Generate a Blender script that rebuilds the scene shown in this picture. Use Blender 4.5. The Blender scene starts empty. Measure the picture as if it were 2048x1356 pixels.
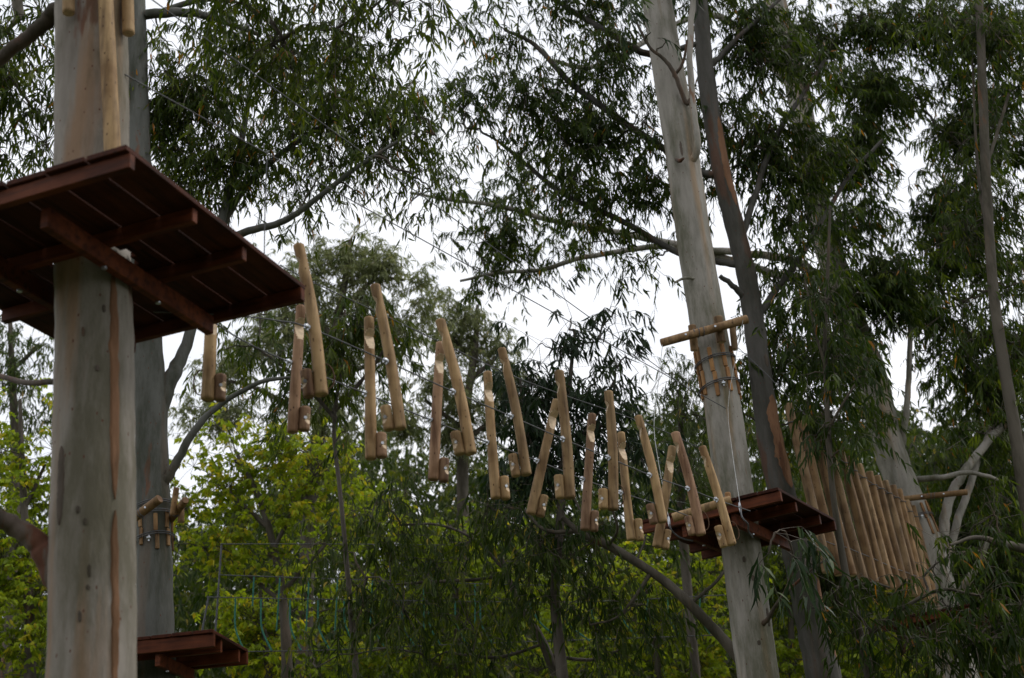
import bpy, math, random
import numpy as np
from mathutils import Vector, Matrix
R=math.radians
S=bpy.context.scene; COL=S.collection
rng=np.random.default_rng(7); random.seed(7)

# ---------------------------------------------------------------- camera
FPX=2600.; PITCH=R(24); ROLL=R(4.5); CAM=np.array([0,0,1.6])
Fv=np.array([0,math.cos(PITCH),math.sin(PITCH)]); u0=np.array([0,-math.sin(PITCH),math.cos(PITCH)]); r0=np.array([1.,0,0])
Rv=math.cos(ROLL)*r0-math.sin(ROLL)*u0; Uv=math.sin(ROLL)*r0+math.cos(ROLL)*u0
cd=bpy.data.cameras.new('camera'); cam=bpy.data.objects.new('camera',cd); COL.objects.link(cam); S.camera=cam
cd.sensor_width=36; cd.lens=FPX/2048*36; cd.clip_end=2000; cd.clip_start=.05
M=Matrix(((Rv[0],Uv[0],-Fv[0],CAM[0]),(Rv[1],Uv[1],-Fv[1],CAM[1]),(Rv[2],Uv[2],-Fv[2],CAM[2]),(0,0,0,1)))
cam.matrix_world=M
cd.dof.use_dof=True; cd.dof.focus_distance=12.5; cd.dof.aperture_fstop=2.0
S.render.resolution_x=1024; S.render.resolution_y=678
S.view_settings.view_transform='Standard'; S.view_settings.look='None'; S.view_settings.exposure=.1; S.view_settings.gamma=1

# ---------------------------------------------------------------- sky and sun (overcast)
SUN_EL=R(52); SUN_AZ=R(75)      # azimuth from +Y towards +X
w=bpy.data.worlds.new('World'); S.world=w; w.use_nodes=True
nt=w.node_tree; nt.nodes.clear()
out=nt.nodes.new('ShaderNodeOutputWorld'); bg=nt.nodes.new('ShaderNodeBackground'); bg.inputs['Strength'].default_value=.1
sky=nt.nodes.new('ShaderNodeTexSky'); sky.sky_type='NISHITA'; sky.sun_disc=False; sky.sun_elevation=SUN_EL; sky.sun_rotation=SUN_AZ; sky.dust_density=3
tc=nt.nodes.new('ShaderNodeTexCoord'); mp=nt.nodes.new('ShaderNodeMapping'); mp.inputs['Scale'].default_value=(1,1,2.2)
nz=nt.nodes.new('ShaderNodeTexNoise'); nz.inputs['Scale'].default_value=2.4; nz.inputs['Detail'].default_value=6
cr=nt.nodes.new('ShaderNodeValToRGB'); cr.color_ramp.elements[0].position=.32; cr.color_ramp.elements[0].color=(8.9,9.3,10.2,1)
cr.color_ramp.elements[1].position=.62; cr.color_ramp.elements[1].color=(11.5,11.6,11.9,1)
mx=nt.nodes.new('ShaderNodeMixRGB'); mx.inputs[0].default_value=.9
nt.links.new(tc.outputs['Generated'],mp.inputs[0]); nt.links.new(mp.outputs[0],nz.inputs[0]); nt.links.new(nz.outputs[0],cr.inputs[0])
nt.links.new(sky.outputs[0],mx.inputs[1]); nt.links.new(cr.outputs[0],mx.inputs[2]); nt.links.new(mx.outputs[0],bg.inputs[0]); nt.links.new(bg.outputs[0],out.inputs[0])
sl=bpy.data.lights.new('sun','SUN'); sl.energy=1.4; sl.angle=R(12); sl.color=(1,.96,.9)
so=bpy.data.objects.new('sun',sl); COL.objects.link(so)
sd=Vector((math.sin(SUN_AZ)*math.cos(SUN_EL),math.cos(SUN_AZ)*math.cos(SUN_EL),math.sin(SUN_EL)))
so.rotation_euler=sd.to_track_quat('Z','Y').to_euler(); so.location=(0,0,40)

# ---------------------------------------------------------------- measuring: a picture direction met with a plane of the world
def ray(x,y): return Fv+(x-1024)/FPX*Rv+(678-y)/FPX*Uv
def PY(x,y,Y):
    d=ray(x,y); return CAM+d*(Y/d[1])
def PZ(x,y,z):
    d=ray(x,y); return CAM+d*((z-CAM[2])/d[2])
def rad(wpx,x,y,Y): return wpx/2*(Y/ray(x,y)[1])/FPX
def ground(x,y):
    t=min(max((y-22)/36.,0),1); s=t*t*(3-2*t)
    return s*13.5+ .25*math.sin(x*.21)*math.cos(y*.17)*min(1,max(0,(y-3)/10)) + s*2*math.sin(x*.05+1)

# ---------------------------------------------------------------- materials
def mat(name): 
    m=bpy.data.materials.new(name); m.use_nodes=True; return m,m.node_tree,m.node_tree.nodes['Principled BSDF']
def N(t,k,**kw):
    n=t.nodes.new(k)
    for a,b in kw.items():
        if a in n.inputs: n.inputs[a].default_value=b
        else: setattr(n,a,b)
    return n
def ramp(t,stops):
    r=t.nodes.new('ShaderNodeValToRGB'); e=r.color_ramp.elements
    while len(e)<len(stops): e.new(.5)
    for q,(p,c) in zip(e,stops): q.position=p; q.color=(*c,1)
    return r
def leafmat(name,stops,trans=.35,tcol=(1.2,1.25,.5),rough=.5,spec=.16):
    m,t,b=mat(name)
    a=N(t,'ShaderNodeAttribute',attribute_name='tint'); r=ramp(t,stops); t.links.new(a.outputs['Fac'],r.inputs[0])
    t.links.new(r.outputs[0],b.inputs['Base Color']); b.inputs['Roughness'].default_value=rough; b.inputs['Specular IOR Level'].default_value=spec
    mu=N(t,'ShaderNodeMixRGB',blend_type='MULTIPLY'); mu.inputs[0].default_value=1; mu.inputs[2].default_value=(*tcol,1); t.links.new(r.outputs[0],mu.inputs[1])
    tr=N(t,'ShaderNodeBsdfTranslucent'); t.links.new(mu.outputs[0],tr.inputs[0])
    ms=N(t,'ShaderNodeMixShader'); ms.inputs[0].default_value=trans
    o=t.nodes['Material Output']; t.links.new(b.outputs[0],ms.inputs[1]); t.links.new(tr.outputs[0],ms.inputs[2]); t.links.new(ms.outputs[0],o.inputs[0])
    return m
def barkmat(name,base,dark,streak,patch,pamt=.5,stain=.5,zs=.5,sc=5.,spots=True):
    m,t,b=mat(name)
    tc=N(t,'ShaderNodeTexCoord')
    def noise(s,det,off=0,zs=zs,rough=.55):
        mp=N(t,'ShaderNodeMapping'); mp.inputs['Scale'].default_value=(s,s,s*zs); mp.inputs['Location'].default_value=(off,off*1.7,off*.3)
        n=N(t,'ShaderNodeTexNoise',Scale=1.,Detail=det,Roughness=rough); t.links.new(tc.outputs['Object'],mp.inputs[0]); t.links.new(mp.outputs[0],n.inputs[0]); return n
    n1=noise(sc,6,0,zs*.35); r1=ramp(t,[(.3,dark),(.5,base),(.72,tuple(min(1,c*1.18) for c in base))]); t.links.new(n1.outputs[0],r1.inputs[0])
    n2=noise(sc*1.1,4,9,.06); r2=ramp(t,[(.60-.06*stain,(0,0,0)),(.67,(1,1,1))]); t.links.new(n2.outputs[0],r2.inputs[0])
    ma=N(t,'ShaderNodeMath',operation='MULTIPLY'); ma.inputs[1].default_value=stain; t.links.new(r2.outputs[0],ma.inputs[0])
    m1=N(t,'ShaderNodeMixRGB'); t.links.new(ma.outputs[0],m1.inputs[0]); t.links.new(r1.outputs[0],m1.inputs[1]); m1.inputs[2].default_value=(*streak,1)
    n3=noise(sc*.9,5,23,.16,.62); r3=ramp(t,[(.66-.16*pamt,(0,0,0)),(.70-.16*pamt,(1,1,1))]); t.links.new(n3.outputs[0],r3.inputs[0])
    mb=N(t,'ShaderNodeMath',operation='MULTIPLY'); mb.inputs[1].default_value=.8; t.links.new(r3.outputs[0],mb.inputs[0])
    m2=N(t,'ShaderNodeMixRGB'); t.links.new(mb.outputs[0],m2.inputs[0]); t.links.new(m1.outputs[0],m2.inputs[1]); m2.inputs[2].default_value=(*patch,1)
    last=m2
    n4=noise(sc*.5,7,41,.22,.72); r4=ramp(t,[(.47,(0,0,0)),(.62,(1,1,1))]); t.links.new(n4.outputs[0],r4.inputs[0])
    mc=N(t,'ShaderNodeMath',operation='MULTIPLY'); mc.inputs[1].default_value=.75; t.links.new(r4.outputs[0],mc.inputs[0])
    m4=N(t,'ShaderNodeMixRGB'); t.links.new(mc.outputs[0],m4.inputs[0]); t.links.new(last.outputs[0],m4.inputs[1]); m4.inputs[2].default_value=(dark[0]*.62,dark[1]*.66,dark[2]*.46,1); last=m4
    if spots:
        mp=N(t,'ShaderNodeMapping'); mp.inputs['Scale'].default_value=(9,9,5)
        v=N(t,'ShaderNodeTexVoronoi'); v.inputs['Randomness'].default_value=1; t.links.new(tc.outputs['Object'],mp.inputs[0]); t.links.new(mp.outputs[0],v.inputs[0])
        r5=ramp(t,[(.14,(1,1,1)),(.24,(0,0,0))])
        wn=N(t,'ShaderNodeTexNoise',Scale=14.,Detail=2.); t.links.new(tc.outputs['Object'],wn.inputs[0]); wv=N(t,'ShaderNodeMixRGB'); wv.inputs[0].default_value=.12; t.links.new(mp.outputs[0],wv.inputs[1]); t.links.new(wn.outputs['Color'],wv.inputs[2]); t.links.new(wv.outputs[0],v.inputs[0])
        hs=N(t,'ShaderNodeSeparateColor'); t.links.new(v.outputs['Color'],hs.inputs[0]); gt=N(t,'ShaderNodeMath',operation='GREATER_THAN'); gt.inputs[1].default_value=.9; t.links.new(hs.outputs[0],gt.inputs[0])
        t.links.new(v.outputs['Distance'],r5.inputs[0]); mk=N(t,'ShaderNodeMath',operation='MULTIPLY'); t.links.new(r5.outputs[0],mk.inputs[0]); t.links.new(gt.outputs[0],mk.inputs[1])
        m5=N(t,'ShaderNodeMixRGB'); t.links.new(mk.outputs[0],m5.inputs[0]); t.links.new(last.outputs[0],m5.inputs[1]); m5.inputs[2].default_value=(.10,.035,.02,1); last=m5
    t.links.new(last.outputs[0],b.inputs['Base Color']); b.inputs['Roughness'].default_value=.8; b.inputs['Specular IOR Level'].default_value=.2
    nb=noise(sc*7,5,3,.35); bu=N(t,'ShaderNodeBump',Strength=.35,Distance=.02); t.links.new(nb.outputs[0],bu.inputs['Height']); t.links.new(bu.outputs[0],b.inputs['Normal'])
    return m
def woodmat(name,a,bc,axis=2,sc=14,knots=True,rough=.7,spec=.25,var=.3):
    m,t,b=mat(name); tc=N(t,'ShaderNodeTexCoord'); oi=N(t,'ShaderNodeObjectInfo')
    sc3=[sc,sc,sc]; sc3[axis]=sc*.09
    ad=N(t,'ShaderNodeVectorMath',operation='ADD'); cx=N(t,'ShaderNodeCombineXYZ'); mr=N(t,'ShaderNodeMath',operation='MULTIPLY'); mr.inputs[1].default_value=37
    t.links.new(oi.outputs['Random'],mr.inputs[0]); t.links.new(mr.outputs[0],cx.inputs[0]); t.links.new(mr.outputs[0],cx.inputs[2])
    t.links.new(tc.outputs['Object'],ad.inputs[0]); t.links.new(cx.outputs[0],ad.inputs[1])
    mp=N(t,'ShaderNodeMapping'); mp.inputs['Scale'].default_value=sc3; t.links.new(ad.outputs[0],mp.inputs[0])
    n=N(t,'ShaderNodeTexNoise',Scale=1.6,Detail=8.,Roughness=.62); t.links.new(mp.outputs[0],n.inputs[0])
    r=ramp(t,[(.36,bc),(.5,a),(.66,tuple(c*1.25 for c in a))]); t.links.new(n.outputs[0],r.inputs[0])
    n2=N(t,'ShaderNodeTexNoise',Scale=5.,Detail=4.); t.links.new(ad.outputs[0],n2.inputs[0])
    r2=ramp(t,[(.40,(1,1,1)),(.66,(.50,.42,.34))]); t.links.new(n2.outputs[0],r2.inputs[0])
    m1=N(t,'ShaderNodeMixRGB',blend_type='MULTIPLY'); m1.inputs[0].default_value=.8; t.links.new(r.outputs[0],m1.inputs[1]); t.links.new(r2.outputs[0],m1.inputs[2]); last=m1
    # every piece of timber a little different in tone
    hv=N(t,'ShaderNodeHueSaturation'); mm=N(t,'ShaderNodeMapRange'); mm.inputs['To Min'].default_value=1-var; mm.inputs['To Max'].default_value=1+var*.6
    t.links.new(oi.outputs['Random'],mm.inputs['Value']); t.links.new(mm.outputs[0],hv.inputs['Value']); t.links.new(last.outputs[0],hv.inputs['Color']); last=hv
    if knots:
        mp2=N(t,'ShaderNodeMapping'); mp2.inputs['Scale'].default_value=(9,9,5); t.links.new(ad.outputs[0],mp2.inputs[0])
        v=N(t,'ShaderNodeTexVoronoi'); t.links.new(mp2.outputs[0],v.inputs[0]); r5=ramp(t,[(.12,(1,1,1)),(.30,(0,0,0))]); t.links.new(v.outputs['Distance'],r5.inputs[0])
        hs=N(t,'ShaderNodeSeparateColor'); t.links.new(v.outputs['Color'],hs.inputs[0]); gt=N(t,'ShaderNodeMath',operation='GREATER_THAN'); gt.inputs[1].default_value=.86; t.links.new(hs.outputs[0],gt.inputs[0]); mk=N(t,'ShaderNodeMath',operation='MULTIPLY'); t.links.new(r5.outputs[0],mk.inputs[0]); t.links.new(gt.outputs[0],mk.inputs[1])
        m5=N(t,'ShaderNodeMixRGB'); t.links.new(mk.outputs[0],m5.inputs[0]); t.links.new(last.outputs[0],m5.inputs[1]); m5.inputs[2].default_value=(bc[0]*.35,bc[1]*.25,bc[2]*.2,1); last=m5
    t.links.new(last.outputs[0],b.inputs['Base Color']); b.inputs['Roughness'].default_value=rough; b.inputs['Specular IOR Level'].default_value=spec
    bu=N(t,'ShaderNodeBump',Strength=.3,Distance=.004); t.links.new(n.outputs[0],bu.inputs['Height']); t.links.new(bu.outputs[0],b.inputs['Normal'])
    return m
def plain(name,c,rough=.6,metal=0):
    m,t,b=mat(name); tc=N(t,'ShaderNodeTexCoord'); n=N(t,'ShaderNodeTexNoise',Scale=30.,Detail=4.); t.links.new(tc.outputs['Object'],n.inputs[0])
    r=ramp(t,[(.3,tuple(x*.7 for x in c)),(.7,tuple(min(1,x*1.15) for x in c))]); t.links.new(n.outputs[0],r.inputs[0]); t.links.new(r.outputs[0],b.inputs['Base Color'])
    b.inputs['Roughness'].default_value=rough; b.inputs['Metallic'].default_value=metal; return m

L_dark=leafmat('leaf_dark',[(0,(.016,.033,.005)),(.45,(.040,.066,.009)),(.8,(.088,.118,.013)),(.97,(.14,.17,.02)),(1,(.30,.13,.02))],.47,(1.35,1.35,.4))
L_blue=leafmat('leaf_blue',[(0,(.010,.024,.009)),(.6,(.026,.049,.016)),(1,(.065,.098,.024))],.28,(1.15,1.25,.5),.5,.22)
L_olive=leafmat('leaf_olive',[(0,(.035,.055,.015)),(.5,(.065,.095,.025)),(.9,(.13,.16,.045)),(1,(.30,.22,.08))],.40)
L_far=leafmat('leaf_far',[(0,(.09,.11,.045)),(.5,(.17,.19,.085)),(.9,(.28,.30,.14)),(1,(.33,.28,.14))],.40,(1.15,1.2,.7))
L_yel=leafmat('leaf_yellow_green',[(0,(.09,.125,.010)),(.4,(.175,.25,.016)),(.8,(.32,.39,.028)),(1,(.50,.38,.04))],.52,(1.3,1.25,.5))
L_mid=leafmat('leaf_mid_green',[(0,(.018,.036,.005)),(.5,(.05,.074,.010)),(.9,(.14,.16,.02)),(1,(.34,.26,.04))],.42)
B_pale=barkmat('bark_pale',(.285,.262,.228),(.125,.118,.09),(.29,.20,.12),(.20,.09,.04),.18,.75)
B_near=barkmat('bark_near',(.25,.222,.19),(.13,.11,.088),(.25,.155,.09),(.13,.05,.025),.25,.85,sc=4.2)
B_grey=barkmat('bark_grey',(.105,.105,.092),(.052,.054,.044),(.14,.10,.07),(.16,.07,.04),.1,.5)
B_red=barkmat('bark_red',(.088,.082,.072),(.044,.041,.036),(.12,.07,.045),(.12,.06,.038),.45,.7,sc=3.)
B_peel=barkmat('bark_peeled',(.22,.115,.062),(.12,.055,.03),(.27,.16,.09),(.10,.04,.022),.5,.8,spots=False)
B_brown=barkmat('bark_brown',(.11,.085,.068),(.055,.045,.037),(.16,.08,.045),(.12,.04,.02),.4,.7,spots=False)
B_dark=barkmat('bark_dark',(.10,.085,.07),(.05,.04,.032),(.12,.08,.05),(.10,.04,.025),.2,.4,spots=False)
B_tan=barkmat('bark_tan',(.10,.086,.066),(.05,.042,.032),(.12,.08,.05),(.18,.08,.04),.2,.5,spots=False)
W_log=woodmat('log_wood',(.36,.235,.112),(.20,.125,.06))
W_pink=woodmat('log_wood_pink',(.29,.175,.10),(.16,.085,.048))
W_cut=plain('cut_face',(.55,.41,.26),.7)
W_pole=woodmat('pole_wood',(.25,.15,.068),(.13,.075,.036))
W_pole2=woodmat('pole_wood_pale',(.30,.195,.10),(.13,.085,.045))
W_bar=woodmat('crossbar_wood',(.24,.15,.075),(.13,.08,.04))
W_bat=woodmat('batten_wood',(.36,.19,.075),(.19,.095,.04),knots=False)
W_deck=woodmat('deck_wood',(.060,.016,.007),(.026,.008,.004),axis=1,sc=16,knots=False,rough=.65,spec=.12)
W_fas=woodmat('fascia_wood',(.115,.031,.011),(.048,.014,.006),axis=0,sc=16,knots=False,rough=.6,spec=.15)
M_steel=plain('steel',(.55,.57,.6),.35,.9)
M_wire=plain('wire',(.10,.10,.105),.6,.0)
M_wire.node_tree.nodes['Principled BSDF'].inputs['Specular IOR Level'].default_value=.2
M_cord=plain('cord',(.55,.55,.54),.8)
M_rope=plain('rope',(.09,.045,.022),.9)
M_green=plain('green_rope',(.025,.15,.10),.8)

# ---------------------------------------------------------------- mesh collecting
class MB:
    def __init__(s): s.v=[];s.n=0;s.f=[];s.sm=[]
    def add(s,v,faces,m=0,tint=.5,smooth=True):
        """faces: int array (k,3) or (k,4)"""
        v=np.asarray(v,float); s.v.append(v)
        if not isinstance(faces,list): faces=[faces]
        for f in faces:
            f=np.asarray(f,int)
            if len(f)==0: continue
            tt=np.full(len(f),tint) if np.isscalar(tint) else np.asarray(tint)
            s.f.append((f+s.n,np.full(len(f),m),tt,np.full(len(f),smooth)))
        s.n+=len(v)
    def tube(s,pts,rs,n=8,m=0,cap=True,tint=.5):
        pts=np.asarray(pts,float); rs=np.asarray(rs,float)*np.ones(len(pts)); k=len(pts)
        T=np.gradient(pts,axis=0); T/=np.linalg.norm(T,axis=1)[:,None]+1e-12
        a=np.array([1.,0,0]) if abs(T[0][0])<.8 else np.array([0,1.,0])
        u=np.cross(T[0],a); u/=np.linalg.norm(u); V=[]
        an=np.arange(n)*2*math.pi/n
        for i in range(k):
            u=u-T[i]*(u@T[i]); u/=np.linalg.norm(u); w_=np.cross(T[i],u)
            V.append(pts[i]+rs[i]*(np.cos(an)[:,None]*u+np.sin(an)[:,None]*w_))
        V=np.concatenate(V); j=np.arange(n); jn=(j+1)%n
        F=np.concatenate([np.stack([i*n+j,i*n+jn,(i+1)*n+jn,(i+1)*n+j],1) for i in range(k-1)])
        s.add(V,F,m,tint)
        if cap:
            for e,ii in ((0,0),(1,k-1)):
                c=pts[ii]; base=V[ii*n:(ii+1)*n]
                tri=np.stack([j+1,jn+1,0*j],1) if e else np.stack([jn+1,j+1,0*j],1)
                s.add(np.vstack([c,base]),tri,m,tint,False)
    def box(s,o,X,Y,Z,bev=0.004,m=0):
        """box with corner o and edge vectors X,Y,Z, small chamfer"""
        o=np.asarray(o,float); X,Y,Z=[np.asarray(a,float) for a in (X,Y,Z)]
        L=[np.linalg.norm(a) for a in (X,Y,Z)]; E=[a/l for a,l in zip((X,Y,Z),L)]
        V=[];idx={}
        for ax in range(3):
            for sx in (0,1):
                for sy in (0,1):
                    for sz in (0,1):
                        q=[sx,sy,sz]; p=o.copy()
                        for a in range(3):
                            off=L[a]*q[a]
                            if a!=ax: off+= bev if q[a]==0 else -bev
                            p=p+E[a]*off
                        idx[(ax,sx,sy,sz)]=len(V); V.append(p)
        F=[];T3=[]
        for ax in range(3):
            o1,o2=[a for a in range(3) if a!=ax]
            for sd_ in (0,1):
                c=[]
                for (p,q) in ((0,0),(1,0),(1,1),(0,1)):
                    k=[0,0,0]; k[ax]=sd_; k[o1]=p; k[o2]=q; c.append(idx[(ax,*k)])
                F.append(c)
        for ax in range(3):       # edges parallel to ax
            o1,o2=[a for a in range(3) if a!=ax]
            for p in (0,1):
                for q in (0,1):
                    k0=[0,0,0];k0[o1]=p;k0[o2]=q; k1=list(k0); k1[ax]=1
                    F.append([idx[(o1,*k0)],idx[(o1,*k1)],idx[(o2,*k1)],idx[(o2,*k0)]])
        for a in (0,1):
            for b in (0,1):
                for c in (0,1): T3.append([idx[(0,a,b,c)],idx[(1,a,b,c)],idx[(2,a,b,c)]])
        s.add(V,[np.array(F),np.array(T3)],m,.5,False)
    def build(s,name,mats,parent=None):
        me=bpy.data.meshes.new(name); v=np.concatenate(s.v)
        if parent is not None:
            o=parent; off=np.zeros(3)
            while o is not None: off+=np.array(o.location); o=o.parent
            v=v-off
        me.vertices.add(len(v)); me.vertices.foreach_set('co',v.astype(np.float32).ravel())
        li=np.concatenate([f[0].ravel() for f in s.f]); ls=np.concatenate([np.full(len(f[0]),f[0].shape[1]) for f in s.f])
        me.loops.add(len(li)); me.loops.foreach_set('vertex_index',li.astype(np.int32))
        me.polygons.add(len(ls)); st=np.concatenate([[0],np.cumsum(ls)[:-1]])
        me.polygons.foreach_set('loop_start',st.astype(np.int32))
        me.polygons.foreach_set('material_index',np.concatenate([f[1] for f in s.f]).astype(np.int32))
        me.polygons.foreach_set('use_smooth',np.concatenate([f[3] for f in s.f]))
        at=me.attributes.new('tint','FLOAT','FACE'); at.data.foreach_set('value',np.concatenate([f[2] for f in s.f]).astype(np.float32))
        me.update(calc_edges=True)
        for q in (mats if isinstance(mats,(list,tuple)) else [mats]): me.materials.append(q)
        ob=bpy.data.objects.new(name,me); COL.objects.link(ob)
        if parent is not None: ob.parent=parent
        return ob
def tag(o,label=None,cat=None,group=None,kind=None):
    if label: o['label']=label
    if cat: o['category']=cat
    if group: o['group']=group
    if kind: o['kind']=kind
    return o
def empty(name,loc,label,cat,group=None):
    o=bpy.data.objects.new(name,None); COL.objects.link(o); o.location=[float(q) for q in loc]; o.empty_display_size=.2
    return tag(o,label,cat,group)
def smoothline(P,k=6):
    P=np.asarray(P,float); Q=np.vstack([2*P[0]-P[1],P,2*P[-1]-P[-2]]); o=[]
    for i in range(1,len(Q)-2):
        a,b,c,d=Q[i-1:i+3]
        for t in np.arange(k)/k:
            o.append(.5*((2*b)+(-a+c)*t+(2*a-5*b+4*c-d)*t*t+(-a+3*b-3*c+d)*t**3))
    o.append(P[-1]); return np.array(o)
def unit(a): a=np.asarray(a,float); return a/(np.linalg.norm(a,axis=-1,keepdims=True)+1e-12)

# ---------------------------------------------------------------- ground: one sheet, rising to a wooded hill
g=MB(); xs=np.linspace(-260,260,90); ys=np.concatenate([np.linspace(-60,24,20),np.linspace(26,90,40),np.linspace(96,700,20)])
V=np.array([[x,y,ground(x,y)] for y in ys for x in xs]); nx=len(xs)
F=np.array([[j*nx+i,j*nx+i+1,(j+1)*nx+i+1,(j+1)*nx+i] for j in range(len(ys)-1) for i in range(nx-1)]); g.add(V,F)
m,t,b=mat('ground'); tcn=N(t,'ShaderNodeTexCoord'); n=N(t,'ShaderNodeTexNoise',Scale=.6,Detail=8.); t.links.new(tcn.outputs['Object'],n.inputs[0])
r=ramp(t,[(.3,(.045,.035,.02)),(.5,(.05,.06,.02)),(.7,(.08,.10,.03))]); t.links.new(n.outputs[0],r.inputs[0]); t.links.new(r.outputs[0],b.inputs['Base Color']); b.inputs['Roughness'].default_value=.95
tag(g.build('ground',m),kind='structure')

# ---------------------------------------------------------------- foliage
def add_leaves(mb,B,D,L,W,curl,tint,m=1,simple=False):
    n=len(B); D=unit(D); rnd=rng.normal(size=(n,3)); Sd=unit(np.cross(D,rnd)); Nn=np.cross(D,Sd)
    L=np.asarray(L)[:,None]; W=np.asarray(W)[:,None]; gz=np.array([0,0,-1.])
    bend=(rng.uniform(-.16,.16,(n,1)))*L
    def P(s): return B+D*L*s+gz*L*curl*s*s+Sd*bend*math.sin(math.pi*s)
    if simple:
        a=P(0); b=P(.4)+Sd*W*.5; c=P(1.); d=P(.4)-Sd*W*.5
        V=np.stack([a,b,c,d],1).reshape(-1,3); i=np.arange(n)*4
        mb.add(V,np.stack([i,i+1,i+2,i+3],1),m,tint,False)
    else:
        a=P(0); b1=P(.3)+Sd*W*.5; b2=P(.3)-Sd*W*.5; c1=P(.68)+Sd*W*.36; c2=P(.68)-Sd*W*.36; d=P(1.)
        V=np.stack([a,b1,b2,c1,c2,d],1).reshape(-1,3); i=np.arange(n)*6
        mb.add(V,[np.concatenate([np.stack([i,i+1,i+2],1),np.stack([i+3,i+5,i+4],1)]),np.stack([i+1,i+3,i+4,i+2],1)],m,np.concatenate([tint,tint]) if False else .5,False)
        # per leaf tint for each of the three faces
        f=mb.f; f[-2]=(f[-2][0],f[-2][1],np.concatenate([tint,tint]),f[-2][3]); f[-1]=(f[-1][0],f[-1][1],tint,f[-1][3])
def sprays(mb,C,Lf,Wf,tw=.4,nl=12,droop=1.,simple=False,tbase=.4,up=.3):
    """C: base points of drooping twigs; each carries nl leaves"""
    n=len(C); az=rng.uniform(0,2*math.pi,n); out_=np.stack([np.cos(az),np.sin(az),np.zeros(n)],1)
    tw_=tw*rng.uniform(.6,1.3,n)[:,None]; rise=rng.uniform(-.2,up+.3,n)[:,None]; sag=rng.uniform(.5,1.1,n)[:,None]*droop; z=np.array([0,0,1.])
    def T(s): return C+tw_*(out_*s*.8+z*(rise*s-sag*s*s))
    # twig: flat three-sided strand
    k=4; ss=np.linspace(0,1,k); P=np.stack([T(s) for s in ss],1); r=(.0035*tw/.4)*np.linspace(1.2,.35,k)
    sv=np.stack([-out_[:,1],out_[:,0],np.zeros(n)],1); off=[sv,-.5*sv+.87*z,-.5*sv-.87*z]
    V=np.stack([P+r[None,:,None]*o[:,None,:] for o in off],2).reshape(-1,3)   # n,k,3
    base=(np.arange(n)*k*3)[:,None,None]; F=[]
    for i in range(k-1):
        for j in range(3):
            jn=(j+1)%3; F.append(np.stack([base[:,0,0]+i*3+j,base[:,0,0]+i*3+jn,base[:,0,0]+(i+1)*3+jn,base[:,0,0]+(i+1)*3+j],1))
    mb.add(V,np.concatenate(F),0,.5)
    # leaves
    s=(np.arange(nl)+.5)/nl*.9+.1+rng.uniform(-.04,.04,(n,nl)); s=np.clip(s,0,1)
    B=C[:,None]+tw_[:,None]*(out_[:,None]*s[...,None]*.8+z*(rise[:,None]*s[...,None]-sag[:,None]*s[...,None]**2))
    side=np.where(np.arange(nl)%2==0,1,-1)[None,:,None]*sv[:,None]
    D=out_[:,None]*.38+side*rng.uniform(.1,.6,(n,nl,1))+rng.normal(size=(n,nl,3))*.26+np.array([0,0,-1.])*rng.uniform(.45,1.5,(n,nl,1))*droop
    nlv=n*nl; ct=np.repeat(rng.normal(0,.16,n),nl)
    tint=np.clip(tbase+ct+rng.normal(0,.14,nlv),0,.93); tint=np.where(rng.random(nlv)<.012,1.,tint)
    add_leaves(mb,B.reshape(-1,3),D.reshape(-1,3),Lf*rng.uniform(.65,1.25,nlv),Wf*rng.uniform(.7,1.25,nlv),.25*droop,tint,1,simple)

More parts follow.
